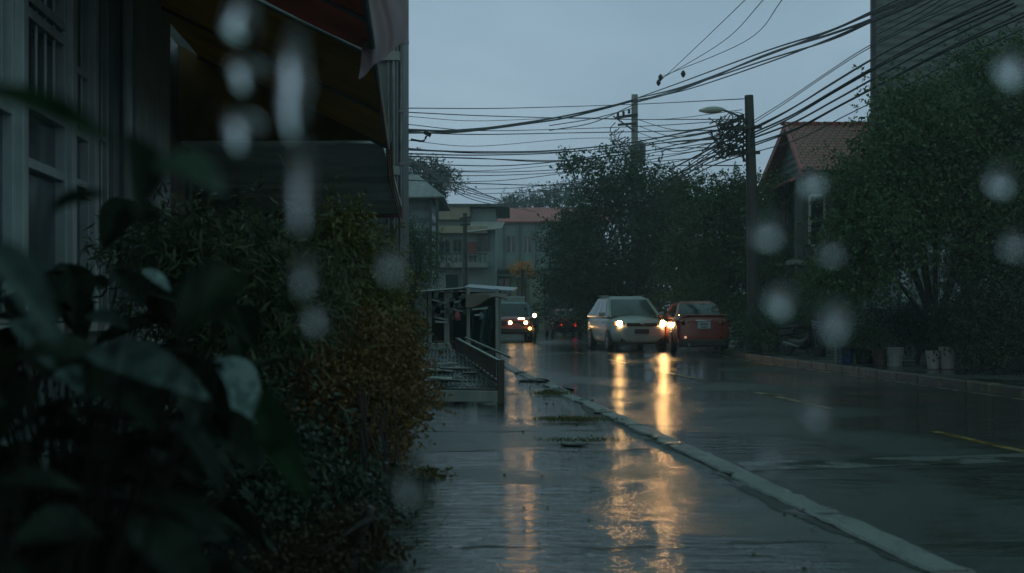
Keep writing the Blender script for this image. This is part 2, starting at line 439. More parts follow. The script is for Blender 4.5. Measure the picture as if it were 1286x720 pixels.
def kerbmat():
    m, nt, bs = new_mat('painted_kerb'); v = coords(nt)
    g = _n(nt,'ShaderNodeNewGeometry')
    c = ramp(nt, g.outputs['Random Per Island'], .40, .42, (.20,.165,.10,1), (.04,.042,.04,1))
    c = mixc(nt, ramp(nt, noise(nt, v, 2.5, 6, .7), .36, .52), c, (.045,.045,.04))
    nt.links.new(c, bs.inputs['Base Color']); bs.inputs['Roughness'].default_value = .3
    bump(nt, bs, noise(nt, v, 40, 3), .006); return m
b = B(); s = 6.0
while s < 78:
    h_ = .10+random.uniform(-.006,.006); c0, c1 = TR+bend(s), TR+bend(s+.98)
    b.hexa([R(a,c,z) for z in (-.1,h_) for a,c in ((s,c0+.02),(s,c0+.17),(s+.98,c1+.17),(s+.98,c1+.02))]); s += 1.0
struct(b, 'right_kerb', kerbmat(), bevel=.02)
# painted lines and a filled trench across the road
TY = 6.05
b = B()
for s0 in (3.2, 10.2, 17.0, 24, 31, 38):
    if True: b.grid(lambda u,v: R(s0+3.5*v, TY+.12*(u-.5), -.046), 1, 6)
struct(b, 'yellow_centre_line', m_yellow)
b = B(); b.grid(lambda u,v: R(-5+80*v, TR-.34+bend(-5+80*v)+.08*u, -.046), 1, 80); struct(b, 'faded_edge_line', m_yellow_thin)
a0, a1 = P(950,577,0), P(1286,572,0)
def Gd(px, py, z=0.0):
    d = F*(CAMZ-z)/(py-HY); return Vector(((px-CX)*d/F, d, z))
b = B(); g = [Gd(925,581,-.046), Gd(1500,563,-.046), Gd(1500,572,-.046), Gd(940,592,-.046)]
b.grid(lambda u,v: g[0].lerp(g[1],u).lerp(g[3].lerp(g[2],u),v)+Vector((0,.03*math.sin(u*23),0)), 24, 1)
struct(b, 'trench_patch', m_white_mark)
# dark cracks and joints in the apron
m_crack = mat('mossy_joint', (.018,.022,.014), .5, .5, 6, .3, .006, 40)
b = B()
for s0 in (6.9, 11.7, 13.6, 18.4, 24.0):
    b.grid(lambda u,v: R(s0+.05*math.sin(u*9+s0)+.03*math.sin(u*31)+(.035+.03*math.sin(u*17+s0))*v, .4+(TK-.55)*u, .003), 26, 1)
struct(b, 'pavement_joint', m_crack)

# ------------------------------------------------------------------ window helper on a street-side wall (plane t = const)
def wall_window(parent, s0, s1, z0, z1, t, m_frame, m_glass, cols=1, rows=(), proud=.06, fw=.06, name='window', bars=0, mbar=None, sgn=1):
    """frame with mullions; the pane is its sub-part; sgn +1 faces the street from the left side"""
    b = B(); a, c = sorted((t, t+sgn*proud))
    for k in range(cols+1):
        x = s0+(s1-s0)*k/cols; b.rbox(x-fw/2, x+fw/2, a, c, z0, z1)
    a2, c2 = a+.004, c-.004
    for z in (z0, z1, *rows): 
        for k in range(cols):
            xa, xb = s0+(s1-s0)*k/cols+fw/2, s0+(s1-s0)*(k+1)/cols-fw/2
            b.rbox(xa, xb, a2, c2, z-fw/2, z+fw/2)
    w = b.build(name, m_frame, parent, bevel=.006)
    q = B().rbox(s0, s1, t+sgn*.012-.004, t+sgn*.012+.004, z0, z1).build('pane', m_glass, w)
    if bars:
        g = B()
        for k in range(1, bars):
            x = s0+(s1-s0)*k/bars; g.tube([R(x, t+sgn*(proud+.03), z0+.02), R(x, t+sgn*(proud+.03), z1-.02)], .009, 6)
        g.build('security_bar', mbar or m_frame, w)
    return w
def xy_window(parent, x0, x1, y, z0, z1, m_frame, m_glass, cols=2, fw=.07, name='window', rows=()):
    """window on a wall that faces the camera"""
    b = B(); p = .06
    for k in range(cols+1):
        x = x0+(x1-x0)*k/cols; b.box(x-fw/2, x+fw/2, y-p, y+.01, z0, z1)
    for z in (z0, z1, *rows):
        for k in range(cols):
            b.box(x0+(x1-x0)*k/cols+fw/2, x0+(x1-x0)*(k+1)/cols-fw/2, y-p+.004, y+.006, z-fw/2, z+fw/2)
    w = b.build(name, m_frame, parent)
    B().box(x0, x1, y-.02, y-.012, z0, z1).build('pane', m_glass, w)
    return w

# ------------------------------------------------------------------ near left house with the barred windows
TF = -2.6
h = thing('town_house', 'grey-green house with tall white-framed barred windows behind the big leaves', 'house', R(11, TF, 0))
b = B()
zb = 1.55
b.rbox(-3, 7.0, TF-.35, TF, 0, 6.5); b.rbox(7.0, 12.45, TF-.35, TF, 0, zb-.35); b.rbox(7.0, 12.45, TF-.35, TF, 4.7, 6.5); b.rbox(12.45, 13.3, TF-.35, TF, 0, 6.5)
b.build('wall', m_house, h)
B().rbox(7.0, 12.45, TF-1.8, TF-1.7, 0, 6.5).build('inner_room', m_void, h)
def barset(w, s0, s1, n, z0, z1):
    g = B()
    for k in range(1, n):
        x = s0+(s1-s0)*k/n; g.tube([R(x, TF-.06, z0), R(x, TF-.06, z1)], .012, 6)
    g.build('security_bar', m_white, w)
w = wall_window(h, 7.1, 9.33, 1.25, 4.65, TF-.12, m_white, m_pane, 2, (2.72,), .09, .08); barset(w, 7.1, 9.33, 10, 2.76, 4.62)
w = wall_window(h, 9.47, 10.76, 1.25, 4.65, TF-.12, m_white, m_pane, 1, (2.39, 2.83, 3.50, 3.62), .10, .075); barset(w, 9.47, 10.76, 5, 2.87, 4.62)
w = wall_window(h, 10.9, 11.6, 1.25, 4.65, TF-.12, m_white, m_pane, 1, (2.40, 2.82, 3.36), .09, .06); barset(w, 10.9, 11.6, 4, 2.85, 4.62)
w = wall_window(h, 11.7, 12.36, 1.25, 4.65, TF-.12, m_white, m_dpane, 1, (2.90,), .09, .06); barset(w, 11.7, 12.36, 4, 1.3, 4.62)
for x in (9.4, 10.83, 11.65): B().rbox(x-.065,x+.065,TF-.2,TF+.03,1.2,4.7).build('mullion_post', m_white, h, bevel=.01)
B().rbox(6.9, 12.5, TF-.1, TF+.12, 1.12, 1.2).build('window_sill', m_white, h, bevel=.01)
b = B(); b.tube([R(12.75,TF+.07,0), R(12.75,TF+.07,6.4)], .05, 10); b.tube([R(12.98,TF+.05,0), R(12.98,TF+.05,6.4)], .028, 8)
b.build('downpipe', m_white, h, smooth=True)
B().rbox(13.3, 15.3, TF-.3, TF+.06, 0, 6.5).build('pillar', m_white, h, bevel=.02)
b = B(); b.rbox(-3, 5.9, TF-.3, -.12, 2.95, 3.03); b.rbox(-3, 5.9, -.12, -.02, 2.88, 3.06)
b.build('unseen_eave', m_dconc, h)  # out of view; inferred from the drips and added to shade the foreground leaves

# ------------------------------------------------------------------ shop under the brown awning
h2 = thing('shop_house', 'dark shop front under a sloping red and brown awning and a stained slab canopy', 'shop', R(20, TF, 0))
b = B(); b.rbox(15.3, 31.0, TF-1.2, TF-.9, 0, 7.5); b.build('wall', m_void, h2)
B().rbox(15.35, 18.4, TF-.32, TF-.24, 0, 4.9).build('roller_shutter', m_shutter, h2)
for x in (18.4, 24.4): B().rbox(x, x+.35, TF-.9, TF-.2, 0, 4.3).build('pillar', m_dconc, h2, bevel=.015)
# awning: inner edge on the wall, outer edge over the pavement
def aw(y, u, dz=0):            # u = 0 at the outer edge, 1 at the wall
    xo = -1.12-.078*(y-10.0); return Vector((xo-2.6*u, y, 3.56+1.24*u+dz+.02*math.sin(y*5)*math.sin(u*9)))
def sheet(b, y0, y1, dz=0): return b.grid(lambda u,v: aw(y0+(y1-y0)*v, u, dz), 8, 8)
sheet(B(), 8.4, 11.15).build('red_awning', m_red, h2, solid=.012)
sheet(B(), 11.25, 17.5).build('brown_awning', m_brown, h2, solid=.012)
b = B()
for y in (9.8, 11.2, 14.4, 17.45): b.tube([aw(y,0,-.035), aw(y,.5,-.035), aw(y,1,-.035)], .022, 8)
b.tube([aw(8.4,0,-.03), aw(17.5,0,-.03)], .028, 8)
b.build('awning_frame', m_metal, h2, smooth=True)
b = B(); b.grid(lambda u,v: aw(17.42, u*1.45)*(1-v)+Vector((aw(17.42,u*1.45).x, 17.42, 3.62))*v+Vector((0,.03*math.sin(u*30),0)), 20, 4)
b.build('awning_curtain', m_brown, h2, solid=.008)
# wide slab canopy
q = [(-1.79,17.6),(-2.62,30.2),(-6.2,30.2),(-6.2,17.6)]
b = B().hexa([(x,y,3.6) for x,y in q]+[(x,y,3.82) for x,y in q]); b.build('slab_canopy', m_soffit, h2, bevel=.01)
b = B().hexa([(-2.60,30.22,3.5),(-2.60,30.3,3.5),(-6.2,30.3,3.5),(-6.2,30.22,3.5),(-2.60,30.22,3.72),(-2.60,30.3,3.72),(-6.2,30.3,3.72),(-6.2,30.22,3.72)])
b.build('red_fascia', m_red, h2)
b = B()
for k in range(3):
    o = .05*k; b.tube(smooth_path([(-1.74+o*.6,17.7,3.52+o), (-2.1+o*.5,22,3.5+o), (-2.45+o*.5,27.5,3.42+o), (-2.66,30.2,3.46+o)], 4), .02, 6)
b.build('cable_run', m_cable, h2)
# arched gate and a pale door at the back of the porch
b = B()
for k in range(9): b.tube([R(19.0+.28*k,TF-.1,0), R(19.0+.28*k,TF-.1,2.9-.02*(k-4)**2)], .022, 6)
for z in (.3,1.4,2.4): b.tube([R(18.9,TF-.1,z), R(21.4,TF-.1,z)], .024, 6)
b.build('gate', m_white, h2)
B().box(-4.75,-3.95,30.6,30.7,0,3.05).build('door', m_cream, h2)
B().box(-3.85,-3.62,30.6,30.7,0,3.05).build('shutter_board', m_conc, h2)

pl = thing('plastic_sheet', 'pinkish plastic sheet hanging from the outer corner of the red awning', 'plastic sheet', (-1.2,10.9,3.4))
def ps(u,v):
    x = -1.34+.36*u+.03*math.sin(v*7)+.03*v; return Vector((x+.05*(1-v), 10.7+.35*u+.05*math.sin(u*14+v*3), 3.52+.95*v-(.28*(1-u))*(1-v)+.12*u*(1-v)))
mp, nt, bs = new_mat('clouded_plastic'); bs.inputs['Base Color'].default_value=(.36,.27,.28,1); bs.inputs['Roughness'].default_value=.3
tr=_n(nt,'ShaderNodeBsdfTranslucent'); tr.inputs['Color'].default_value=(.36,.26,.27,1); mx=_n(nt,'ShaderNodeMixShader'); mx.inputs[0].default_value=.5
nt.links.new(bs.outputs[0],mx.inputs[1]); nt.links.new(tr.outputs[0],mx.inputs[2]); nt.links.new(mx.outputs[0],nt.nodes['Material Output'].inputs['Surface'])
B().grid(ps, 16, 10).build('sheet', mp, pl, smooth=True)
B().tube([ps(0,1)+Vector((-.05,0,.01)), ps(1,1)+Vector((.05,0,.01))], .02, 8).build('hanging_rod', m_metal, pl)

# ------------------------------------------------------------------ tall dark building past the awning
tb = thing('apartment_block', 'tall dark grey block with pipes down its street corner beyond the awnings', 'building', (-3.0,34.5,0))
b = B().hexa([(-2.83,31.2,0),(-3.12,38.5,0),(-13,38.5,0),(-13,31.2,0),(-2.83,31.2,14),(-3.12,38.5,14),(-13,38.5,14),(-13,31.2,14)])
b.build('wall', m_dconc, tb)
for z in (4.6, 7.4, 10.2): B().box(-5.2,-2.74,31.04,31.2,z,z+.22).build('floor_band', m_conc, tb, bevel=.01)
b = B(); b.tube([(-2.76,31.6,0),(-2.76,31.6,13)], .06, 8); b.tube([(-2.88,31.12,2.5),(-2.90,31.12,13)], .04, 8); b.tube([(-3.02,31.14,2.2),(-3.02,31.14,13)], .025, 6)
b.build('downpipe', m_metal, tb)
for z in (5.2, 8.0): xy_window(tb, -4.7, -3.4, 31.2, z, z+1.5, m_dconc, m_dpane, 2)
for z, x in ((7.9,.25),(6.2,.12),(4.9,.3)): B().box(-2.8,-2.8+x,31.5,31.56,z,z+.06).build('bracket', m_metal, tb)
b = B().tube(smooth_path([(-2.9,36.5,6.2),(-2.55,36.5,6.15),(-2.45,36.5,6.3)],4), .03, 6); b.obox((-2.42,36.5,6.36),(.2,.2,.1),(0,.5,0)); b.build('outdoor_lamp', m_dmetal, tb)

# ------------------------------------------------------------------ house with the grey sheet roof and slatted wall
g = thing('sheet_roof_house', 'small house with grey sheet roof and slatted upper wall beside the dark block', 'house', (-5,54,0))
def pz(px,py,d): return P(px,py,d)
x0, x1 = P(490,0,54).x, P(541,0,54).x
B().box(x0, x1, 54, 60, 0, 6.0).build('wall', m_corr, g)
c = [P(486,222,54),P(521,218,54),P(556,246,54),P(486,251,53.2)]
b = B(); r1, r2 = Vector((x0-1,57,7.35)), Vector((P(524,0,57).x,57,7.35))
e1, e2 = Vector((x0-1,53.4,6.0)), Vector((P(558,0,53.4).x,53.4,6.05)); e3, e4 = Vector((x0-1,60.6,6.0)), Vector((P(558,0,60.6).x+.3,60.6,6.05))
b.add([e1,e2,r2,r1,e3,e4], [(0,1,2,3),(3,2,5,4),(1,5,2)]); b.build('roof', m_groof, g, solid=.06)
b = B().bar(P(549,250,53.5),P(549,350,53.5),.12); b.bar(P(541,252,53.7),P(541,350,53.7),.1); b.bar(P(541,282,53.6),P(549,282,53.6),.08); b.build('balcony_post', m_dconc, g)

# ------------------------------------------------------------------ far buildings closing the street
def face_box(b, px0, px1, py0, py1, d, depth):
    p, q = P(px0,py1,d), P(px1,py0,d); return b.box(p.x, q.x, d, d+depth, max(p.z,-.1), q.z)
bb = thing('beige_building', 'two-storey building with beige parapet bands and small upper windows', 'building', (P(580,0,76).x,76,0))
face_box(B(), 536, 622, 262, 460, 76.2, 9).build('wall', m_blue, bb)
b = B(); face_box(b,534,590,259,276,75.7,.5); face_box(b,538,612,284,293,75.4,.8); b.build('parapet_band', m_beige, bb, bevel=.02)
face_box(B(), 536, 640, 256, 259.5, 75.6, 10).build('roof', m_dconc, bb)
for a,c,e,f_ in ((551,565,303,318),(569,580,302,317),(600,614,288,315)):
    p,q=P(a,f_,76.2),P(c,e,76.2); xy_window(bb,p.x,q.x,76.2,p.z,q.z,m_dconc,m_dpane,2,.1)
face_box(B(), 587, 598, 304, 318, 76.0, .15).build('red_shutter', m_red, bb)
b=B(); face_box(b,586,599,318,320.5,75.7,.6); b.build('window_sill', m_white, bb)
b=B(); p=P(585,288,75.3); b.add([P(584,292,75.3),P(630,287,75.3),P(634,279,76.1),P(592,279,76.1)],[(0,1,2,3)]); b.build('lean_to_sheet', m_sheet, bb, solid=.05)
face_box(B(), 540, 612, 330, 336, 75.2, 1.2).build('balcony_slab', m_conc, bb)
b=B()
for px in range(543,612,6): b.bar(P(px,330,75.3),P(px,319,75.3),.05)
b.bar(P(541,319,75.3),P(612,319,75.3),.07); b.build('balcony_rail', m_dmetal, bb)
b=B(); face_box(b,560,575,345,400,76.0,.3); b.build('door', m_dpane, bb)

rb = thing('red_roof_hall', 'far blue-grey hall under a faded red sheet roof', 'building', (P(660,0,96).x,96,0))
face_box(B(), 619, 760, 277, 460, 96.5, 12).build('wall', m_blue, rb)
b=B(); p0,p1=P(626,262,99),P(770,261,99); q0,q1=P(612,279,96),P(770,278.5,96)
b.add([q0,q1,p1,p0,p0+Vector((0,6,-1.1)),p1+Vector((0,6,-1.1))],[(0,1,2,3),(3,2,5,4)]); b.build('roof', m_redroof, rb, solid=.12)
b=B()
for px in (619,632,652,672,690,706): face_box(b,px,px+1.6,279,340,96.2,.3)
b.build('pilaster', m_dconc, rb)
for a,c in ((636,648),(657,668),(676,687)):
    p,q=P(a,318,96.5),P(c,296,96.5); xy_window(rb,p.x,q.x,96.5,p.z,q.z,m_blue,m_dpane,2,.1)

lb = thing('low_cream_building', 'low cream building with barred windows at the end of the street', 'building', (P(660,0,86).x,86,0))
face_box(B(), 590, 780, 340, 460, 86, 7).build('wall', m_cream, lb)
face_box(B(), 590, 780, 335.5, 340, 85.2, 8.5).build('roof_slab', m_conc, lb, bevel=.03)
for a,c,e,f_ in ((617,641,349,372),(683,704,345,367),(650,660,350,392)):
    p,q=P(a,f_,86),P(c,e,86); w=xy_window(lb,p.x,q.x,86,p.z,q.z,m_dconc,m_dpane,3 if c-a>12 else 1,.09)
b=B(); face_box(b,690,698,375,384,85.5,.5); b.build('air_conditioner', m_white, lb, bevel=.03)
face_box(B(),612,646,345,347,85.3,.7).build('window_hood', m_conc, lb); face_box(B(),679,708,341,343.5,85.3,.7).build('window_hood', m_conc, lb)
b=B(); face_box(b,664,676,352,405,85.6,.4); b.build('pillar', m_cream, lb, bevel=.03)

# low yard wall further left, behind the stall, and one plugging the far right
yw = thing('yard_wall', 'grey yard wall behind the market stall', 'wall', (-4,45,0))
B().box(-6,-2.9,44,44.2,-.1,2.6).build('wall', m_conc, yw); B().box(-6.05,-2.85,43.94,44.26,2.6,2.7).build('coping', m_white, yw)

# ------------------------------------------------------------------ right side: tiled-roof house
th = thing('tiled_house', 'house with red tiled roof and grey louvred gable behind the dark pole', 'house', (12,44,0))
gx = 9.55; zr, ze = 7.72, 6.02
ry, ny, fy = 44.0, 41.0, 47.2
def roof_plane(y0,z0,y1,z1,xa0,xa1,xb):
    return B().add([(xa0,y0,z0),(xb,y0,z0),(xb,y1,z1),(xa1,y1,z1)],[(0,1,2,3)])
# tile coordinates follow the slope: the plane is built flat in its own axes, then tilted
def tiles(name, origin, width, ya, za):
    L = math.hypot(ya, za); b = B(); b.add([(0,0,0),(width,0,0),(width,L,0),(.35,L,0)],[(0,1,2,3)])
    o = b.build(name, m_tile, th, world=False, solid=.07); o.location = Vector(origin)-th.location; o.rotation_euler = (math.atan2(za,abs(ya)),0,0) if ya>0 else (math.atan2(za,abs(ya)),0,PI)
    return o
tiles('roof_slope', (gx-.35, ny-.5, ze-.28), 9.0, 3.5, zr-ze+.28)
b=B().add([(gx-.35,fy+.5,ze-.25),(gx+9,fy+.5,ze-.25),(gx+9,ry,zr),(gx-.1,ry,zr)],[(0,1,2,3)]); b.build('far_slope', m_tile, th, solid=.07)
b=B()
for k in range(24): b.obox((gx-.1+.36*k,ry,zr+.03),(.34,.2,.12),(0,.06,0))
b.build('ridge_cap', m_tile, th, bevel=.03)
b=B(); b.bar((gx-.36,ny-.52,ze-.32),(gx-.1,ry,zr-.02),.07,.22); b.bar((gx-.36,fy+.52,ze-.3),(gx-.1,ry,zr-.02),.07,.22); b.build('verge_board', m_redroof, th)
B().add([(gx+.2,ny,ze-.1),(gx+.2,fy,ze-.1),(gx+.2,ry,zr-.18)],[(0,1,2)]).build('gable', m_siding, th, solid=.08)
b=B().add([(gx-.75,ny-.7,ze-.62),(gx+.25,ny-.35,ze-.12),(gx+.25,fy+.3,ze-.12),(gx-.75,fy+.7,ze-.62)],[(0,1,2,3)]); b.build('skirt_roof', m_tile, th, solid=.07)
B().box(gx-.1, gx+9, ny, fy, 0, ze-.3).build('wall', m_dconc, th)
b=B(); b.box(gx-.55,gx-.3,ny-.6,ny-.35,0,ze-.5); b.box(gx+.55,gx+.8,ny-.62,ny-.3,0,ze-.5); b.build('column', m_dconc, th, bevel=.02)
xy_window(th, gx+.02, gx+.5, ny, 3.4, 5.0, m_white, m_dpane, 1, .08); xy_window(th, gx+1.1, gx+2.2, ny, 3.1, 4.9, m_white, m_dpane, 2, .08)
B().box(gx-.75,gx+3,ny-.8,ny-.02,2.75,2.9).build('balcony_slab', m_conc, th)
# tall building cut by the frame, and the pale boarded house under the tree
tl = thing('tall_siding_building', 'tall grey siding-clad building rising at the top right above the big tree', 'building', (15,40,0))
B().hexa([(x,y,z) for z in (0,15.5) for x,y in ((11.05,39),(30,39),(36,52),(16.5,52))]).build('wall', m_siding, tl)
b=B(); b.box(10.98,11.12,38.93,39.06,0,15.5); b.build('corner_trim', m_dmetal, tl)
b=B(); b.hexa([(x,y,z) for z in (15.5,15.7) for x,y in ((10.9,38.8),(30.1,38.8),(36.1,52.2),(16.4,52.2))]); b.build('roof', m_dmetal, tl)
bh = thing('boarded_house', 'low pale boarded house glimpsed under the big right-hand tree', 'house', (13,34,0))
B().box(10.4,22,34,38,0,4.0).build('wall', m_board, bh)
B().add([(10.0,33.4,3.95),(22.5,33.4,3.95),(22.5,38.5,5.1),(10.0,38.5,5.1)],[(0,1,2,3)]).build('roof', m_groof, bh, solid=.06)
xy_window(bh, 11.0, 11.9, 34, 1.6, 2.9, m_white, m_dpane, 2, .07); 
for x in (10.38,12.6): B().box(x,x+.15,33.9,34,0,3.9).build('corner_board', m_white, bh)
fw = thing('garden_wall', 'low dark wall behind the pots and the scooter', 'wall', R(40,13.4,0))
b=B(); b.rbox(18,39.5,13.4,13.6,.08,1.35); b.build('wall', m_dconc, fw); B().rbox(17.95,39.55,13.35,13.65,1.35,1.43).build('coping', m_conc, fw)
# ------------------------------------------------------------------ poles, street lamp, cables
dp = thing('utility_pole', 'dark weathered wooden utility pole standing beside the red tiled house', 'utility pole', (P(945,0,38).x,38,.1))
px_ = P(945,0,38).x
b=B(); top=P(940.5,120,38); foot=Vector((px_+.06,38,.1))
b.tube([foot, foot.lerp(top,.5)+Vector((.03,0,0)), top],[.20,.175,.13],10); b.build('shaft', m_pole, dp, smooth=False)
b=B(); b.bar(top+Vector((-.9,-.15,-1.0)), top+Vector((.35,-.15,-.96)), .08,.1); b.bar(top+Vector((-.7,-.15,-1.75)), top+Vector((.3,-.15,-1.72)), .08,.1); b.build('crossarm', m_pole, dp)
b=B()
for k in range(11):
    z=-.9-.11*k; b.lathe([(.03,0),(.05,.03),(.035,.06),(.05,.09),(.02,.12)],top+Vector((-.16-.06*random.random(),-.16,z)),8)
b.build('insulator', m_dmetal, dp)
m_lamp = mat('lamp_shell', (.38,.44,.36), .35, .15, 3, .3, 0)
sl = thing('street_lamp', 'pale unlit street lamp head reaching out from the dark pole', 'street lamp', top+Vector((-.1,0,-.75)))
b=B(); hd=P(894,139,37.6)
b.grid(lambda u,v: hd+Vector((-.38+.76*v, .15*math.sin(PI*min(1,max(.04,v*.97)))**.6*math.cos(2*PI*u), .105*math.sin(PI*min(1,max(.04,v*.97)))**.6*math.sin(2*PI*u)+.03*v)), 14, 10)
b.build('lamp_head', m_lamp, sl, smooth=True)
b=B(); b.tube([hd+Vector((.33,0,.02)), hd+Vector((.65,.15,-.06)), top+Vector((-.05,0,-.75))],.035,8); b.build('arm', m_metal, sl, smooth=True)

tg = thing('cable_tangle', 'messy tangle of cable loops and splice boxes hung left of the dark pole', 'cable tangle', top+Vector((-.5,-.2,-1.3)))
b=B(); r_ = random.Random(5)
for k in range(46):
    a=P(r_.uniform(908,938),r_.uniform(142,190),37.7+r_.uniform(-.3,.3)); L=r_.uniform(.12,.5)
    b.tube(smooth_path([a,a+Vector((-L*.5,r_.uniform(-.1,.1),-L*r_.uniform(.3,1.1))),a+Vector((-L*r_.uniform(.6,1.2),r_.uniform(-.1,.1),r_.uniform(-.3,.1))),a+Vector((r_.uniform(-.5,.1),0,r_.uniform(-.4,.2)))],4),r_.uniform(.012,.024),5)
b.build('cable_loop', m_cable, tg)
for px,py in ((921,152),(926,163),(913,172),(922,184),(930,147),(905,180),(928,176)):
    c=P(px,py,37.6); B().obox(c,(.2,.12,.13),(0,r_.uniform(-.5,.5),.3)).build('splice_box', m_cable, tg, bevel=.015)

fp = thing('utility_pole', 'pale concrete utility pole rising out of the middle tree', 'utility pole', (P(797,0,60).x,60,.1))
t0=P(797,119,60); B().tube([Vector((t0.x,60,.1)),t0],[.2,.15],8).build('shaft', m_cpole, fp)
b=B(); b.bar(P(774,148,59.8),P(801,144,59.8),.12,.12); b.bar(P(776,157,59.8),P(800,155,59.8),.1); b.bar(P(770,146,59.8),P(797,165,59.8),.06); b.build('crossarm', m_dmetal, fp)
b=B()
for px,py in ((776,146),(783,145),(790,143)): b.lathe([(.04,0),(.07,.05),(.05,.1),(.07,.15),(.03,.2)],P(px,py,59.8),8)
b.build('insulator', m_dmetal, fp)
c=P(803,192,59.7); B().lathe([(.28,-.45),(.3,-.4),(.3,.4),(.2,.5)],c,12).build('transformer', m_metal, fp)
b=B()
for k in range(9):
    a=P(r_.uniform(772,792),r_.uniform(146,186),59.6); b.tube(smooth_path([a,a+Vector((-.25,0,-.3)),a+Vector((-.1,0,-.6)),a+Vector((.3,0,-.4))],3),.022,5)
b.build('cable_loop', m_cable, fp)
lp = thing('utility_pole', 'thin far pole in front of the beige building with the parapet bands', 'utility pole', (P(584,0,72).x,72,-.05))
B().tube([Vector((P(584,0,72).x,72,-.05)),P(584,268,72)],[.17,.12],8).build('shaft', m_pole, lp)
b=B(); b.bar(P(577,275,71.8),P(592,273,71.8),.12); b.bar(P(578,283,71.8),P(591,282,71.8),.1); b.build('crossarm', m_dmetal, lp)

def cable(label, group, pts, r=.02, sag=0.0):
    w = [P(*p) for p in pts]
    if len(w) == 2 and sag:
        m = w[0].lerp(w[1],.5)-Vector((0,0,sag)); w = [w[0],m,w[1]]
    pt = smooth_path(w, 8 if len(w)>2 else 2)
    o = B().tube(pt, r, 6).build('overhead_cable', m_cable); 
    return props(o, label, 'cable', group)
def shift(pts, dx, dy, dd=0): return [(x+dx,y+dy,d+dd) for x,y,d in pts]
# heavy run: block at the left > concrete pole > top right corner
main = [(797,125,59.9),(858,105,49),(960,64,37),(1040,37,31),(1096,14,28.4),(1180,-22,25)]
for k,(dy,r) in enumerate(((0,.022),(5,.026),(8,.03),(12,.022),(14,.02))):
    kink = [(x,y+dy*(.25+.75*min(1,max(0,(x-797)/120)))+(2.5*math.sin(k*2+x*.02)),d) for x,y,d in main]
    cable('thick black cable climbing from the concrete pole to the top right corner','cables climbing from concrete pole to top right', kink, r)
wl = [(508,163,38),(580,163,43),(660,155,49.5),(720,144,55),(797,125,60)]
for k,(dy,r) in enumerate(((0,.035),(3,.03),(1,.022))):
    cable('thick sagging cable in the main run from dark block to concrete pole','main run from dark block to concrete pole',[(x,y+dy*(1-.6*i/4)+1.2*math.sin(i*2+k),d) for i,(x,y,d) in enumerate(wl)],r)
for k,(y0,y1) in enumerate(((176,133),(170,129))):
    cable('thin cable just below the main run left of the concrete pole','thin cables below the main run',[(690,158+6*k,54),(745,149+5*k,57),(795,y1+3,59.8)],.02)
for x in (942,964,987):
    cable('thin steep cable dropping from the top of the sky to the concrete pole','steep thin cables above the concrete pole',[(x,-6,34),(x-60+(x-942)*.2,52,45),(828-(x-942)*.0,103-(x-942)*.12,56)],.014)
across = [
 ('topmost thin cable crossing the street, above the main run',[(508,136,39),(640,136,47),(800,131,58),(940,124,38)],.013),
 ('thin cable crossing just under the concrete pole crossarm',[(508,141,39),(620,146,46),(780,150,59),(935,150,38)],.014),
 ('double cable sagging level with the splice boxes',[(508,188,39),(600,191,46),(700,189,54),(800,178,58),(930,152,38)],.024),
 ('second of the two cables sagging level with the splice boxes',[(508,193,39),(600,195,46),(700,192,54),(800,182,58),(930,158,38)],.018),
 ('cable crossing at the height of the street tree tip',[(508,197,39),(600,199,45),(700,203,52),(800,192,57),(925,165,38)],.016),
 ('long cable touching the top of the middle tree',[(540,207,44),(640,208,50),(730,199,55),(830,180,52),(925,172,38)],.016),
 ('cable that dips behind the upper leaves of the middle tree',[(540,215,44),(640,216,50),(730,210,55),(850,186,48),(928,176,38)],.013),
 ('low thin cable above the far red roof',[(570,229,60),(640,226,62),(720,216,62),(820,200,56),(920,181,38)],.014),
 ('lower thin cable just above the far red roof',[(575,238,62),(650,236,64),(740,226,62),(850,203,50),(922,186,38)],.013),
 ('lowest thin cable reaching the middle tree over the red roof',[(575,244,62),(650,242,66),(740,235,63)],.012)]
for l,pts,r in across: cable(l,'cables crossing the street',pts,r*1.25)
for k in range(6):
    x0,y0 = 508+8*k, 196+6*k
    cable('slack cable sloping down from the sheet-roofed house to the far pole','slack cables sloping down to the far beige building',[(x0,y0,44),(x0+50,y0+26,58),(x0+105+4*k,y0+50-2*k,74)],.02)
for k in range(9):
    y0,y1=146+10*k,134+7.5*k
    cable('thin slack service line crossing the street among the sagging cables','thin service lines crossing the street',[(508,y0,39),(600,y0+6+3*math.sin(k*2.3),46),(720,y0+2+4*math.sin(k*1.7),54),(830,y1+16,50),(932,y1+4+5*(k%3),38)],.011+.004*(k%3))
for k in range(4):
    cable('loose cable looping from the concrete pole towards the splice boxes','loose cables between the two poles',[(800,150+8*k,59.8),(845,163+9*k,50),(890,160+7*k,43),(930,148+9*k,38)],.016)
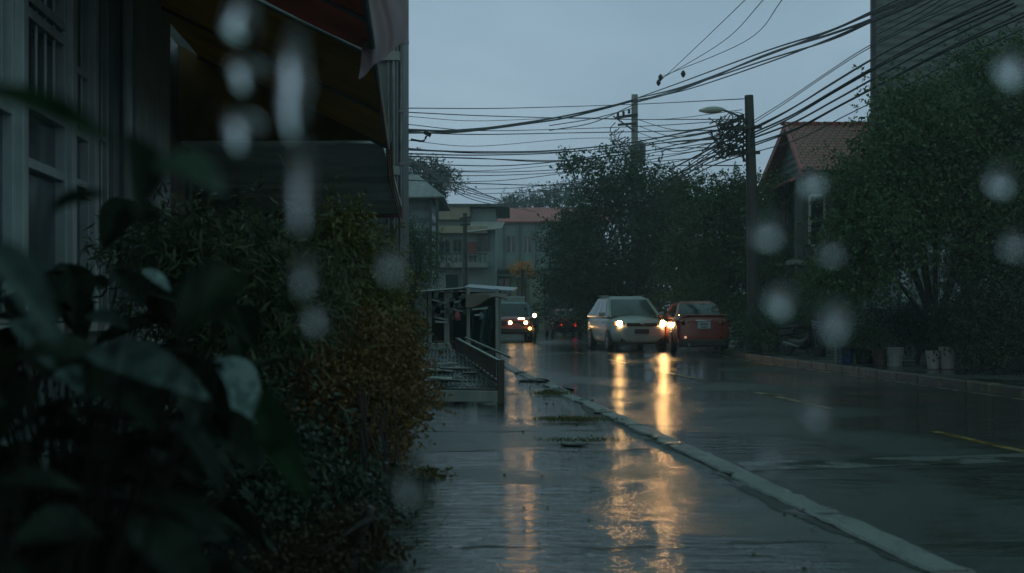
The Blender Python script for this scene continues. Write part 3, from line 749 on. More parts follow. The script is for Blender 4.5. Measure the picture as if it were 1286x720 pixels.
# fan from dark pole down-left into the tree, and its run to the top right corner
for k in range(9):
    y0=150+5.5*k; x1=900-9*k; y1=172+6*k+ (k%3)*5
    cable('cable fanning down from the dark pole into the tree behind the cars','cables fanning down-left from the dark pole',[(936,y0,37.8),((936+x1)/2-3,(y0+y1)/2+4,39),(x1-18-5*(k%4),y1+18+4*k*.5,44)],.018+.008*(k%3==0))
run = [(944,163,37.8),(990,139,34.5),(1040,108,31.6),(1098,73,28.7),(1170,36,25.9),(1262,-6,23)]
for k,(dy,r,bow) in enumerate(((-14,.012,0),(-9,.012,-4),(-2,.024,3),(2,.02,-3),(7,.026,2),(12,.022,-2),(16,.026,4),(26,.022,2),(30,.02,-2),(42,.014,0))):
    pts=[(x+(0 if i==0 else dy*.9*min(1,i/3)),y+dy*(.7 if i==0 else .85)+bow*math.sin(PI*i/5),d) for i,(x,y,d) in enumerate(run)]
    cable('black cable sweeping up from the dark pole across the tall siding building','cables sweeping up right from the dark pole',pts,r)
for k in range(5):
    pts=[(1098,18+9*k,28.5),(1150,-2+7*k,26.5),(1215,-38+6*k,24.3)]
    cable('thin cable crossing the tall siding building near the top edge','thin cables across the tall siding building',pts,.014)
for i,(px,py,l) in enumerate(((827,104,'small dark clamp on the main cables, lower of the close pair'),(829.5,97.5,'small dark clamp on the steep cables, upper of the close pair'),(858,93,'lone small dark clamp on the climbing cables right of the pair'))):
    d=53-2*i; o=B().lathe([(.02,-.14),(.06,-.09),(.10,0),(.07,.08),(.03,.13)],P(px,py,d),8).build('cable_clamp',m_cable,smooth=True); props(o,l,'cable clamp','clamps on the overhead cables')
    
# ------------------------------------------------------------------ trees
l_dark = leafm('dark_green_leaves', (.034,.072,.034), (.085,.145,.062))
l_mid = leafm('mid_green_leaves', (.040,.085,.034), (.10,.165,.065))
l_bamboo = leafm('long_green_leaves', (.05,.075,.03), (.13,.16,.07), .4)
l_olive = leafm('olive_leaves', (.10,.105,.025), (.20,.20,.05), .4)
l_rust = leafm('rust_leaves', (.12,.075,.022), (.30,.17,.05), .5)
l_rusty = leafm('ochre_green_leaves', (.085,.075,.025), (.19,.145,.045), .5)
l_dim = leafm('dim_bronze_leaves', (.04,.03,.014), (.09,.065,.026))
l_far = leafm('far_leaves', (.03,.05,.035), (.06,.085,.055))
l_black = leafm('blackish_green_leaves', (.018,.036,.018), (.042,.07,.032), .4, .05)  # darkest leaf green, for the densest shrubs

tree('street_tree','tall dark tree around the concrete pole behind the silver car','tree',(P(795,0,57).x,57,.1),
  [px_lobe(772,222,57,32,30,1.3),px_lobe(740,262,57,34,30,1.6),px_lobe(805,258,57,44,40,1.9),px_lobe(762,315,57,62,52,2.0),px_lobe(838,262,58,32,34,1.6),
   px_lobe(722,330,57,30,40,1.4),px_lobe(840,310,57,36,60,1.6),px_lobe(775,365,57,58,26,1.8),px_lobe(724,208,57,12,5,.5)], 52000,.16,l_dark,m_bark,.2,.5,18,.36,nlimb=8,tuft=11)
tree('street_tree','lower rounded tree between the concrete pole and the dark pole','tree',(P(893,0,47).x,47,.1),
  [px_lobe(880,252,47,38,30,1.4),px_lobe(925,262,46,28,34,1.2),px_lobe(900,300,46,56,46,1.6),px_lobe(868,345,47,34,40,1.3),px_lobe(925,350,46,36,40,1.2),px_lobe(968,300,43,26,46,.9),px_lobe(970,255,43.5,20,22,.7),px_lobe(975,360,42,26,36,.9)], 36000,.14,l_mid,m_bark,.15,.5,18,.32)
tree('street_tree','huge leafy tree overhanging the pavement at the right edge','tree',(P(1166,0,27).x,27,.1),
  [px_lobe(1136,165,26.5,48,46,1.3),px_lobe(1195,140,27,62,50,1.5),px_lobe(1266,125,27.5,55,55,1.5),px_lobe(1098,232,26,44,46,1.2),px_lobe(1150,215,26.5,70,60,1.4),
   px_lobe(1235,230,27,75,60,1.6),px_lobe(1075,300,25.8,36,48,1.0),px_lobe(1115,280,26,46,40,1.1),px_lobe(1300,240,27,50,80,1.4),px_lobe(1255,310,26,45,40,1.1),px_lobe(1255,80,27.5,40,26,1.1),px_lobe(1100,325,26,48,34,1.0),px_lobe(1160,262,26.5,50,26,1.0),px_lobe(1055,345,26,30,34,.9),px_lobe(1265,350,26,40,40,.9)], 88000,.10,l_mid,m_bark,.11,.5,22,.25,nlimb=9,tuft=8)
tree('slender_tree','thin bare-stemmed young tree in front of the pale boarded house','tree',(P(1210,0,29).x,29,.1),
  [px_lobe(1212,300,29,18,26,.5),px_lobe(1200,335,29,16,18,.4)], 1400,.08,l_dark,m_bark,.06,.5,7,.18)
tree('round_tree','pale rounded tree behind the grey sheet roof at far left','tree',(P(541,0,82).x,82,-.1),
  [px_lobe(540,215,82,20,10,1.5),px_lobe(555,228,82,20,12,1.6),px_lobe(520,212,82,14,9,1.2),px_lobe(535,240,82,26,20,1.6)], 7000,.16,l_far,m_bark,.2,.6,8,.3)
tree('round_tree','small tree top just left of the far red roof','tree',(P(646,0,125).x,125,-.1),
  [px_lobe(646,251,125,10,6,1.4),px_lobe(640,262,125,14,10,1.6),px_lobe(655,260,125,10,8,1.2)], 3000,.2,l_far,m_bark,.2,.6,8,.4)
tree('round_tree','broad tree showing over the far red roof beside the middle tree','tree',(P(695,0,120).x,120,-.1),
  [px_lobe(690,250,120,24,12,2.0),px_lobe(672,256,120,12,7,1.4),px_lobe(715,245,120,20,14,2.0)], 6000,.2,l_far,m_bark,.25,.6,8,.45)
tree('hanging_shrub','green shrub climbing the front of the sheet-roofed house','shrub',(P(518,0,42).x,42,0),
  [px_lobe(520,300,42,26,20,.8),px_lobe(532,320,42,20,22,.7),px_lobe(505,318,42,18,26,.7),px_lobe(520,350,42,24,30,.8)], 7000,.09,l_mid,m_bark,.07,.5,8,.2,trunk_name='stem',crown_name='foliage')
for a in (('far dark tree filling the street end behind the silver car',(770,78),[(735,350,78,40,40,2),(790,345,78,50,50,2),(760,385,78,70,22,2)],16000,.2),
 ('far dark tree behind the red sedan and the dark pole',(900,72),[(860,340,72,50,55,2),(915,340,72,50,60,2),(890,390,72,70,24,2)],18000,.19),
 ('far dark tree between the dark pole and the tiled house wall',(985,66),[(965,320,66,36,60,1.8),(1000,350,66,40,50,1.8),(960,390,66,50,24,1.6)],14000,.18)):
    tree('street_tree',a[0],'tree',(P(a[1][0],0,a[1][1]).x,a[1][1],-.1),[px_lobe(*q) for q in a[2]],a[3],a[4],l_dark,m_bark,.18,.55,9,.35)
# undergrowth along the right pavement
for a in (
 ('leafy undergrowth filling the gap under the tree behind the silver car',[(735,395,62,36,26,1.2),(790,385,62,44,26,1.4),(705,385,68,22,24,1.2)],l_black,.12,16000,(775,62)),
 ('low dark shrub between the red sedan and the dark pole',[(915,410,41,30,28,.8),(945,420,40,22,22,.7),(880,380,43,34,26,.9)],l_dark,.08,9000,(930,41)),
 ('dark shrub right of the dark pole beside the scooter',[(965,415,37,26,26,.7),(985,395,37.5,24,22,.7)],l_dark,.08,6000,(972,37.3)),
 ('tall dark shrub under the tiled house balcony',[(1035,370,33,30,40,.9),(1050,400,32,34,30,.8),(1000,385,35,22,22,.6)],l_dark,.075,9000,(1035,33)),
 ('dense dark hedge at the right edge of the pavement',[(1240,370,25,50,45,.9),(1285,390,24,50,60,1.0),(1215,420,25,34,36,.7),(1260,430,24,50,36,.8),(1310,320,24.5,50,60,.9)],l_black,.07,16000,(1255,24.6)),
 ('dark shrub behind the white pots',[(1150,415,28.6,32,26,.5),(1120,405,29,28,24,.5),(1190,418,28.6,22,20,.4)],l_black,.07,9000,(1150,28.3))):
    lob=[px_lobe(*q) for q in a[1]]; tree('pavement_shrub',a[0],'shrub',(P(a[5][0],0,a[5][1]).x,a[5][1],.08),lob,a[4],a[3],a[2],m_bark,.05,.5,8,.18,trunk_name='stem',crown_name='foliage',group='shrubs along the right pavement')

# ------------------------------------------------------------------ left planting
def shrub(name,label,base,lobes,n,leaf,m,aspect=.45,clump=8,jit=.14,droop=.3,shell=.4,group='shrubs in the left planting bed'):
    return tree(name,label,'shrub',base,[px_lobe(*q) for q in lobes],n,leaf,m,m_bark,.035,aspect,clump,jit,group,droop,shell,trunk_name='stem',crown_name='foliage')
shrub('bamboo_shrub','tall shrub with long drooping narrow leaves under the slab canopy',(P(290,0,9.2).x,9.2,0),
  [(235,330,9.2,50,45,.5),(300,318,9.3,60,36,.5),(360,365,9.2,46,50,.5),(270,390,9,70,50,.5),(205,318,9.4,28,26,.4),(300,420,9,50,40,.5)],13000,.12,l_bamboo,.16,8,.14,.5,.35)
shrub('olive_shrub','upright yellow-green shrub in front of the pale canopy',(P(425,0,12).x,12,0),
  [(425,312,12,32,28,.5),(440,345,12,46,44,.6),(405,370,12,44,50,.6),(465,385,12.2,36,40,.5),(432,285,12,14,12,.3)],13000,.075,l_olive,.35,8,.12)
shrub('rust_shrub','rust-brown clipped shrub spilling over the pavement beside the ramp',(P(480,0,11.5).x,11.5,0),
  [(478,450,10.6,38,40,.45),(440,440,10.2,50,40,.45),(486,510,10.4,44,46,.45),(430,500,9.8,56,54,.5),(498,486,10.8,24,32,.35),(385,465,9.6,38,36,.4),(455,560,9.9,36,26,.35)],30000,.045,l_rust,.55,9,.10)
shrub('ochre_shrub','ochre-green low shrub between the rust shrub and the yellow-green one',(P(500,0,13.5).x,13.5,0),
  [(493,402,13.5,28,24,.5),(480,415,13.5,40,26,.5),(502,425,13.4,16,20,.3)],9000,.05,l_rusty,.5,8,.10)
shrub('dark_shrub','dark leggy shrub below the rust shrub near the lens',(P(400,0,7.6).x,7.6,0),
  [(390,620,7.8,66,56,.4),(320,560,7.6,66,60,.5),(435,650,7.8,40,44,.3),(300,600,7,90,70,.5),(210,560,6.8,90,70,.5)],12000,.055,l_black,.5,8,.12)
shrub('bronze_ground_cover','low bronze-leaved plant at the pavement edge, bottom of the bed',(P(430,0,6.2).x,6.2,0),
  [(430,690,6.3,40,34,.25),(380,720,6,50,34,.25),(470,700,6.5,22,40,.18)],6000,.035,l_dim,.55,8,.06)
# thin bare stems that stand at the bed's edge
st = thing('cane_clump','clump of thin bare upright canes at the pavement edge below the rust shrub','plant',(P(470,0,8.6).x,8.6,0))
b=B()
for k in range(16):
    x=r_.uniform(446,492); p=P(x,0,8.6+r_.uniform(-.4,.4)); p.z=0
    b.tube(smooth_path([p,p+Vector((r_.uniform(-.05,.05),0,.35)),p+Vector((r_.uniform(-.12,.12),r_.uniform(-.1,.1),r_.uniform(.6,.8)))],3),[.010-.001*i for i in range(7)],5)
b.build('cane', m_bark, st)

# big-leaved foreground plants
def big_leaf(b, base, tip, width, nrm, curl=.15, fold=.18, ruffle=.0):
    """heart-shaped blade from base to tip, drooping along its length"""
    base, tip, nrm = Vector(base), Vector(tip), Vector(nrm).normalized()
    d = tip-base; L = d.length; d.normalize(); x = d.cross(nrm).normalized(); nn = x.cross(d)
    def fn(u,v):
        w = width*.5*(math.sin(PI*min(1,v**.72))**.8)*(1.0 if v>.02 else .3)
        s = (u-.5)*2
        return base+d*(L*v)+x*(s*w)+nn*(abs(s)*w*fold*2-curl*L*(v*v-.6*v)+ruffle*w*math.sin(v*26+u*3)*abs(s)-.03*L*abs(math.sin(v*22))*abs(s)*.15)
    return b.grid(fn, 8, 14)
def bigmat(name,a,b2,rough):
    m,nt,bs=new_mat(name); g=_n(nt,'ShaderNodeNewGeometry'); c=mixc(nt,g.outputs['Random Per Island'],a,b2)
    c=mixc(nt,ramp(nt,noise(nt,coords(nt),22,5,.65),.45,.62),c,tuple(x*.55 for x in a)); nt.links.new(c,bs.inputs['Base Color'])
    bs.inputs['Roughness'].default_value=rough; bs.inputs['Specular IOR Level'].default_value=.18; bump(nt,bs,noise(nt,coords(nt),70,3),.004)
    tr=_n(nt,'ShaderNodeBsdfTranslucent'); nt.links.new(c,tr.inputs['Color']); mx=_n(nt,'ShaderNodeMixShader'); mx.inputs[0].default_value=.18
    nt.links.new(bs.outputs[0],mx.inputs[1]); nt.links.new(tr.outputs[0],mx.inputs[2]); nt.links.new(mx.outputs[0],nt.nodes['Material Output'].inputs['Surface']); return m
l_big = bigmat('large_glossy_leaf',(.009,.019,.010),(.018,.034,.016),.65)
l_pale = bigmat('pale_veined_leaf',(.24,.36,.33),(.34,.47,.44),.4)
l_sheen = bigmat('painted_sheen_leaf',(.06,.10,.085),(.09,.14,.12),.35)  # bluish sky sheen put into a paler leaf colour
m_stalk = mat('dark_green_stalk', (.010,.014,.009), .6, .3, 6, .3, 0, spec=.2)
l_highlight = bigmat('painted_highlight_leaf',(.10,.16,.14),(.16,.23,.21),.35)  # base colour lightened to carry the bluish highlight on the arching leaf
l_bright = bigmat('fresh_green_leaf',(.018,.05,.022),(.03,.075,.034),.45)
def foreground(label, root, leaves, fill, m, seed, bx, wd=(.08,.16)):
    """leaves: (base px,py,d)(tip px,py,d) width, normal, material or None; the stalks run back to the root"""
    t = thing('large_leaf_plant', label, 'plant', root, 0, 'large-leaved plants by the lens'); rr=random.Random(seed); root=Vector(root)
    bs_=B(); bl={}
    for p,q,w,nr,mm in leaves:
        a=P(*p); c=P(*q); big_leaf(bl.setdefault(mm or m,B()),a,c,w,nr); bs_.tube(smooth_path([root,root.lerp(a,.6)+Vector((0,.05,.12)),a],4),[.0045-.0003*i for i in range(9)],6)
    for k in range(fill):
        a=P(rr.uniform(bx[0],bx[1]),rr.uniform(bx[2],bx[3]),rr.uniform(bx[4],bx[5]))
        if a.z<.12: continue
        L=rr.uniform(*wd)*1.7; dr=Vector((rr.uniform(-1,1),rr.uniform(-1,.6),rr.uniform(-.9,.25))).normalized()
        big_leaf(bl.setdefault(m,B()),a,a+dr*L,L*.55,Vector((rr.uniform(-.5,.5),rr.uniform(-.5,.5),1)),rr.uniform(.05,.3))
        bs_.tube(smooth_path([root+Vector((rr.uniform(-.1,.1),rr.uniform(-.1,.1),0)),root.lerp(a,.55)+Vector((0,0,.15)),a],3),[.004-.0003*i for i in range(7)],5)
    bs_.build('stem', m_stalk, t, smooth=True)
    for mm,b in bl.items(): b.build('foliage', mm, t, smooth=True)
    return t
foreground('large-leaved plant closest to the lens, its oval leaves blurred',(-.62,1.25,0),[
  ((180,262,1.15),(160,165,1.1),.062,(.9,-.45,.1),None),
  ((285,238,1.05),(195,205,1.0),.052,(0,-.75,.65),l_bright),
  ((205,270,1.2),(158,276,1.2),.024,(0,-.9,.4),None),
  ((-30,112,.95),(152,172,.85),.034,(0,-.5,.9),l_bright),
  ((-20,300,1.3),(75,420,1.15),.05,(.2,-.2,1),l_sheen),
  ((295,338,1.4),(225,415,1.3),.06,(.1,-1,.3),None),
  ((330,490,1.75),(385,628,1.6),.055,(-.5,-.8,.4),l_bright),
  ((60,270,1.5),(135,240,1.5),.05,(.1,-.5,.9),None)],
  16,l_big,3,(-80,200,600,900,1.3,2.0),(.06,.11))
foreground('large-leaved plant with a pale blotched leaf tip hanging to the right',(-.95,2.7,0),[
  ((112,440,2.15),(262,492,2.0),.085,(.05,-.6,.8),l_highlight),
  ((252,460,3.1),(322,528,3.0),.17,(.1,-.6,.9),l_pale),
  ((178,340,3.0),(215,364,3.0),.045,(.2,-.5,.9),l_pale),
  ((108,396,2.8),(160,408,2.7),.05,(.1,-.7,.8),l_sheen),
  ((20,400,2.6),(105,490,2.5),.10,(.1,-.3,1),l_sheen)],
  90,l_big,5,(-80,300,430,720,2.2,3.2),(.07,.12))
foreground('broad dark plant filling the bed under the barred windows',(-1.55,4.4,0),[
  ((160,250,4.4),(130,310,4.2),.12,(.3,-.3,.9),None)],
  110,l_big,8,(-60,300,330,660,3.6,5.2),(.08,.16))
# ------------------------------------------------------------------ vehicles (x right, y forward, z up; origin on the road under the middle)
m_silver = paint('silver_paint',(.27,.31,.305),.32); m_darkred = paint('dark_red_paint',(.22,.03,.018),.28); m_pickred = paint('pickup_red_paint',(.26,.03,.028),.3)
m_cglass = glassy('car_glass',(.015,.03,.034),.05); m_trim = mat('black_trim',(.015,.015,.016),.45,.2,5,.2,0); m_rim = mat('alloy_rim',(.30,.31,.32),.3,.2,6,.4,0,metal=.7)
m_chrome = mat('chrome',(.5,.5,.5),.15,.1,5,.2,0,metal=1); m_tail = mat('unlit_tail_lens',(.12,.008,.008),.15,.2,8,.2,0); m_clear = mat('clear_lens',(.35,.28,.24),.12,.2,8,.2,0)
g_head = glow('headlight_lens',(1,.56,.20),70); g_bright = glow('headlight_lens_bright',(1,.57,.21),170); g_tail = glow('lit_tail_lens',(1,.03,.03),3.0); g_amber = glow('amber_lens',(1,.42,.08),14); g_moto=glow('motorcycle_lamp',(1,.72,.40),11); g_drl=glow('pickup_lamp',(1,.60,.25),15); g_glint=glow('bumper_reflector',(1,.55,.35),.6)  # bumper reflector's glint is put in as emission; it is no lamp
def loft(b, secs):
    n0=len(b.v); k=len(secs[0])
    for s in secs: b.v += [Vector(p) for p in s]
    for i in range(len(secs)-1):
        for j in range(k):
            a,c=n0+i*k+j,n0+i*k+(j+1)%k; b.f.append((a,c,c+k,a+k))
    b.f.append(tuple(n0+j for j in range(k))[::-1]); e=n0+(len(secs)-1)*k; b.f.append(tuple(e+j for j in range(k))); return b
def section(y,w,zl,zt,cr=.03):
    h=[(0,zl),(.80*w,zl),(.95*w,zl+.07),(w,zl+.35*(zt-zl)),(w*.99,zl+.68*(zt-zl)),(w*.95,zt-.07),(w*.86,zt-.01),(.45*w,zt+cr),(0,zt+cr*1.3)]
    return [(x,y,z) for x,z in h]+[(-x,y,z) for x,z in h[-2:0:-1]]
def patch(b,c00,c10,c11,c01,u0,u1,v0,v1,off,bow=.0):
    c=[Vector(q) for q in (c00,c10,c11,c01)]; n=(c[1]-c[0]).cross(c[3]-c[0]).normalized()
    return b.grid(lambda u,v: (c[0].lerp(c[1],u0+(u1-u0)*u)).lerp(c[3].lerp(c[2],u0+(u1-u0)*u),v0+(v1-v0)*v)+n*(off+bow*math.sin(PI*u)*math.sin(PI*v)),6,4)
def wheel(t,x,y,r,wd):
    sg=1 if x>0 else -1
    ty=B().lathe([(r*.62,-wd/2),(r*.9,-wd/2),(r,-wd/2+.03),(r,wd/2-.03),(r*.9,wd/2),(r*.62,wd/2)],(x,y,r),24,'X').build('wheel',m_black,t,world=False,smooth=False)
    b=B(); b.lathe([(r*.66,-wd*.42),(r*.66,wd*.42)],(x,y,r),20,'X')
    for k in range(5):
        a=2*PI*k/5; b.obox((x+sg*wd*.43,y+math.sin(a)*r*.33,r+math.cos(a)*r*.33),(.03,r*.2,r*.62),(-a,0,0))
    b.build('rim',m_rim,ty,world=False)
def body(t,secs,m): return loft(B(),[section(*q) for q in secs]).build('body',m,t,world=False,smooth=True,subd=2)
def cabin(t,m,yf,yb,zb,yrf,yrb,zr,wb,wr,wind=(.05,.95,.08,.93),sides=((.06,.34),(.37,.64),(.67,.92)),bow=.04,rear=(.07,.93,.14,.9)):
    """greenhouse: raked box with rounded roof; panes sit a few mm proud of it"""
    A=[(-wb,yf,zb),(wb,yf,zb),(wb,yb,zb),(-wb,yb,zb)]; Rf=[(-wr,yrf,zr),(wr,yrf,zr),(wr,yrb,zr),(-wr,yrb,zr)]
    b=B(); b.add(A+Rf,[(0,3,2,1),(0,1,5,4),(1,2,6,5),(2,3,7,6),(3,0,4,7)]); 
    b.add([(-wr,yrf,zr),(wr,yrf,zr),(wr,yrb,zr),(-wr,yrb,zr),(-wr*.8,yrf-.18,zr+.07),(wr*.8,yrf-.18,zr+.07),(wr*.8,yrb+.15,zr+.07),(-wr*.8,yrb+.15,zr+.07)],[(0,1,5,4),(1,2,6,5),(2,3,7,6),(3,0,4,7),(4,5,6,7)])
    b.build('cabin',m,t,world=False,bevel=.04)
    patch(B(),A[1],A[0],Rf[0],Rf[1],wind[0],wind[1],wind[2],wind[3],.012,bow).build('windshield',m_cglass,t,world=False,smooth=True)
    patch(B(),A[3],A[2],Rf[2],Rf[3],rear[0],rear[1],rear[2],rear[3],.012,bow*.7).build('rear_window',m_cglass,t,world=False,smooth=True)
    for sgn in (1,-1):
        for u0,u1 in sides:
            if sgn>0: q=patch(B(),A[2],A[1],Rf[1],Rf[2],1-u1,1-u0,.12,.88,.01)
            else: q=patch(B(),A[0],A[3],Rf[3],Rf[0],u0,u1,.12,.88,.01)
            q.build('side_window',m_cglass,t,world=False)
    b=B()
    for sgn in (1,-1): b.bar((sgn*wb*.98,yf-.05,zb+.02),(sgn*wr*1.0,yrf,zr-.01),.07)
    b.build('pillar',m,t,world=False,bevel=.015)
def mirror(t,x,y,z,m):
    for sg in (1,-1): B().obox((sg*(x+.1),y,z),(.2,.1,.14)).build('side_mirror',m,t,world=False,bevel=.04)
def lens(t,name,m,c,r,depth=.05,sq=(1,1)):
    b=B(); n=len(b.v)
    b.lathe([(r*.2,.035),(r*.7,.025),(r,0),(r,-depth)],(0,0,0),16,'Y')
    b.v=[Vector((v.x*sq[0],v.y,v.z*sq[1]))+Vector(c) for v in b.v]
    return b.build(name,m,t,world=False,smooth=True)
HEAD=math.atan2(U.x,U.y)*-1                         # street heading about z
def spot(parent,name,loc,energy,size=70,col=(1,.50,.17),aim=(0,10,-.9),rad=.06):
    l=bpy.data.lights.new(name,'SPOT'); l.energy=energy; l.color=col; l.spot_size=math.radians(size); l.spot_blend=.8; l.shadow_soft_size=rad
    o=bpy.data.objects.new(name,l); COL.objects.link(o); o.parent=parent; o.location=loc
    o.rotation_euler=Vector(aim).to_track_quat('-Z','Y').to_euler(); return o

# silver people-carrier coming towards us
c=P(785,0,44.0); v=thing('parked_car','silver people carrier with headlights on facing us beside the red sedan','car',(c.x,44.0,-.05),HEAD+PI+math.radians(2.2)); v.scale=(1.05,1.05,1.11)
body(v,[(2.33,.60,.34,.70,.02),(2.30,.70,.27,.78,.02),(2.15,.82,.22,.86,.04),(1.75,.88,.20,.95,.06),(1.2,.895,.19,1.02,.05),(.4,.895,.18,1.04,.02),(-.6,.895,.18,1.05,.0),(-1.6,.89,.20,1.06,0),(-2.15,.86,.24,1.05,0),(-2.32,.78,.32,.98,0)],m_silver)
cabin(v,m_silver,1.38,-2.28,1.0,.40,-1.35,1.58,.85,.64,sides=((.12,.37),(.385,.64),(.655,.90)))
for x in (-.79,.79):
    for y in (1.45,-1.35): wheel(v,x*1.04,y,.325,.21)
b=B(); b.obox((0,2.325,.80),(1.0,.05,.10)); b.build('grille',m_trim,v,world=False,bevel=.02)
b=B(); b.obox((0,2.355,.80),(.13,.03,.075)); b.build('emblem',m_chrome,v,world=False,bevel=.02)
B().obox((-.0,2.35,.60),(.46,.04,.13)).build('licence_plate',m_trim,v,world=False,bevel=.01)
b=B(); b.obox((-.48,2.25,.36),(.36,.12,.12)); b.build('fog_recess',m_trim,v,world=False,bevel=.03); b=B(); b.obox((.48,2.25,.36),(.36,.12,.12)); b.build('fog_recess',m_trim,v,world=False,bevel=.03)
for sg in (1,-1):
    B().obox((sg*.70,2.17,.83),(.32,.16,.15),(0,0,-sg*.35)).build('headlight_housing',m_clear,v,world=False,bevel=.04)
    lens(v,'headlight',g_head if sg>0 else g_bright,(sg*.69,2.29,.83),.085)
    spot(v,'headlight_beam',(sg*.69,2.38,.83),9 if sg>0 else 20,46)
mirror(v,.88,.95,1.10,m_silver)
b=B()
for sg in (1,-1): b.tube([(sg*.60,.2,1.665),(sg*.60,-1.3,1.665)],.02,6)
b.build('roof_rail',m_metal,v,world=False)
b=B()
for sg in (1,-1): b.obox((sg*.9,.55,.86),(.03,.18,.03)); b.obox((sg*.9,-.5,.87),(.03,.18,.03))
b.build('handle',m_silver,v,world=False,bevel=.008)
b=B(); b.obox((0,1.30,1.03),(1.45,.14,.03),(-.3,0,0)); b.build('cowl',m_trim,v,world=False)

# dark red sedan parked with its tail to us
c=P(870,0,41.8); v=thing('parked_car','dark red sedan parked at the kerb with its pale plate towards us','car',(c.x,41.8,-.05),HEAD+math.radians(-5.6)); v.scale=(1.0,1.02,1.12)
body(v,[(2.25,.62,.36,.60,.02),(2.2,.74,.26,.66,.02),(2.0,.84,.21,.74,.04),(1.4,.875,.19,.86,.05),(.8,.88,.18,.92,.04),(0,.88,.18,.95,.0),(-1.0,.88,.18,.98,0),(-1.55,.88,.20,1.03,.03),(-2.0,.865,.24,1.06,.03),(-2.2,.83,.27,1.03,.02),(-2.27,.76,.34,.96,.01)],m_darkred)
cabin(v,m_darkred,1.05,-1.72,.96,.20,-.95,1.40,.80,.60,sides=((.12,.46),(.49,.80)),bow=.05,rear=(.05,.95,.10,.96))
for x in (-.79,.79):
    for y in (1.38,-1.32): wheel(v,x*1.03,y,.31,.2)
b=B(); b.obox((0,-2.18,1.075),(1.5,.16,.035)); b.build('boot_lip',m_darkred,v,world=False,bevel=.015)
b=B(); b.obox((0,-2.2,.30),(1.55,.2,.2)); b.build('bumper_skirt',m_trim,v,world=False,bevel=.04)
m_plate=mat('pale_plate',(.38,.45,.47),.3,.1,6,.2,0)
lpz=B().obox((.02,-2.295,.80),(.40,.03,.20)).build('licence_plate',m_plate,v,world=False,bevel=.008)
b=B()
for x,w,z,hh in ((-.10,.028,.825,.07),(-.055,.03,.825,.07),(.0,.03,.825,.07),(.05,.028,.825,.07),(.10,.03,.825,.07),(.0,.22,.745,.022)): b.obox((.02+x,-2.313,z),(w,.006,hh))
b.build('plate_marks',m_dmetal,lpz,world=False)
for sg in (1,-1):
    B().obox((sg*.68,-2.16,.86),(.30,.16,.17),(0,0,sg*.35)).build('taillight',m_tail,v,world=False,bevel=.04)
    B().obox((sg*.60,-2.255,.90),(.22,.02,.03),(0,-sg*.25,0)).build('reverse_lens',m_clear,v,world=False,bevel=.008)
    lens(v,'bumper_reflector',g_glint if sg<0 else m_tail,(sg*.56,-2.30,.46),.035)
b=B(); b.lathe([(.04,-.12),(.045,.05)],(-.45,-2.27,.26),12,'Y'); b.build('exhaust_pipe',m_metal,v,world=False)
b=B(); b.obox((0,-2.30,.93),(.5,.02,.03)); b.build('boot_handle',m_chrome,v,world=False,bevel=.006)
mirror(v,.86,.72,1.02,m_darkred)

# red pickup at the far kerb
c=P(642,0,56.5); v=thing('parked_pickup','red pickup with pale blue windshield and lit lamps beyond the market stall','pickup',(c.x,56.5,-.05),HEAD+PI+math.radians(-3))
body(v,[(2.45,.66,.42,.92,.02),(2.4,.78,.36,.99,.03),(2.1,.84,.33,1.04,.04),(1.2,.86,.32,1.10,.03),(0,.86,.32,1.12,0),(-1.6,.86,.34,1.12,0),(-2.4,.84,.38,1.10,0)],m_pickred)
cabin(v,m_bsheet,1.05,-.85,1.06,.55,-.75,1.66,.78,.70,sides=((.1,.5),(.53,.9)),wind=(.04,.96,.06,.95),bow=.03)
m_mist=glassy('misted_glass',(.10,.17,.20),.25); v.children[2].data.materials[0]=m_mist
for x in (-.76,.76):
    for y in (1.5,-1.5): wheel(v,x,y,.36,.22)
b=B(); b.obox((0,2.42,.80),(1.05,.05,.22)); b.build('grille',m_trim,v,world=False,bevel=.02)
b=B(); b.obox((0,2.48,.50),(1.62,.14,.18)); b.build('bumper',m_trim,v,world=False,bevel=.03)
for sg in (1,-1): lens(v,'headlight',g_drl,(-.18+sg*.33,2.46,.83),.08)
spot(v,'headlight_beam',(0,2.55,.83),5,80)
B().obox((-.32,2.44,1.0),(.28,.05,.06)).build('marker_lamp',glow('marker_lamp',(1,.72,.5),9),v,world=False,bevel=.02)
B().box(-.66,.66,-2.3,-.86,1.12,1.98).build('canopy_box',m_white,v,world=False,bevel=.04)
mirror(v,.84,.85,1.2,m_trim)

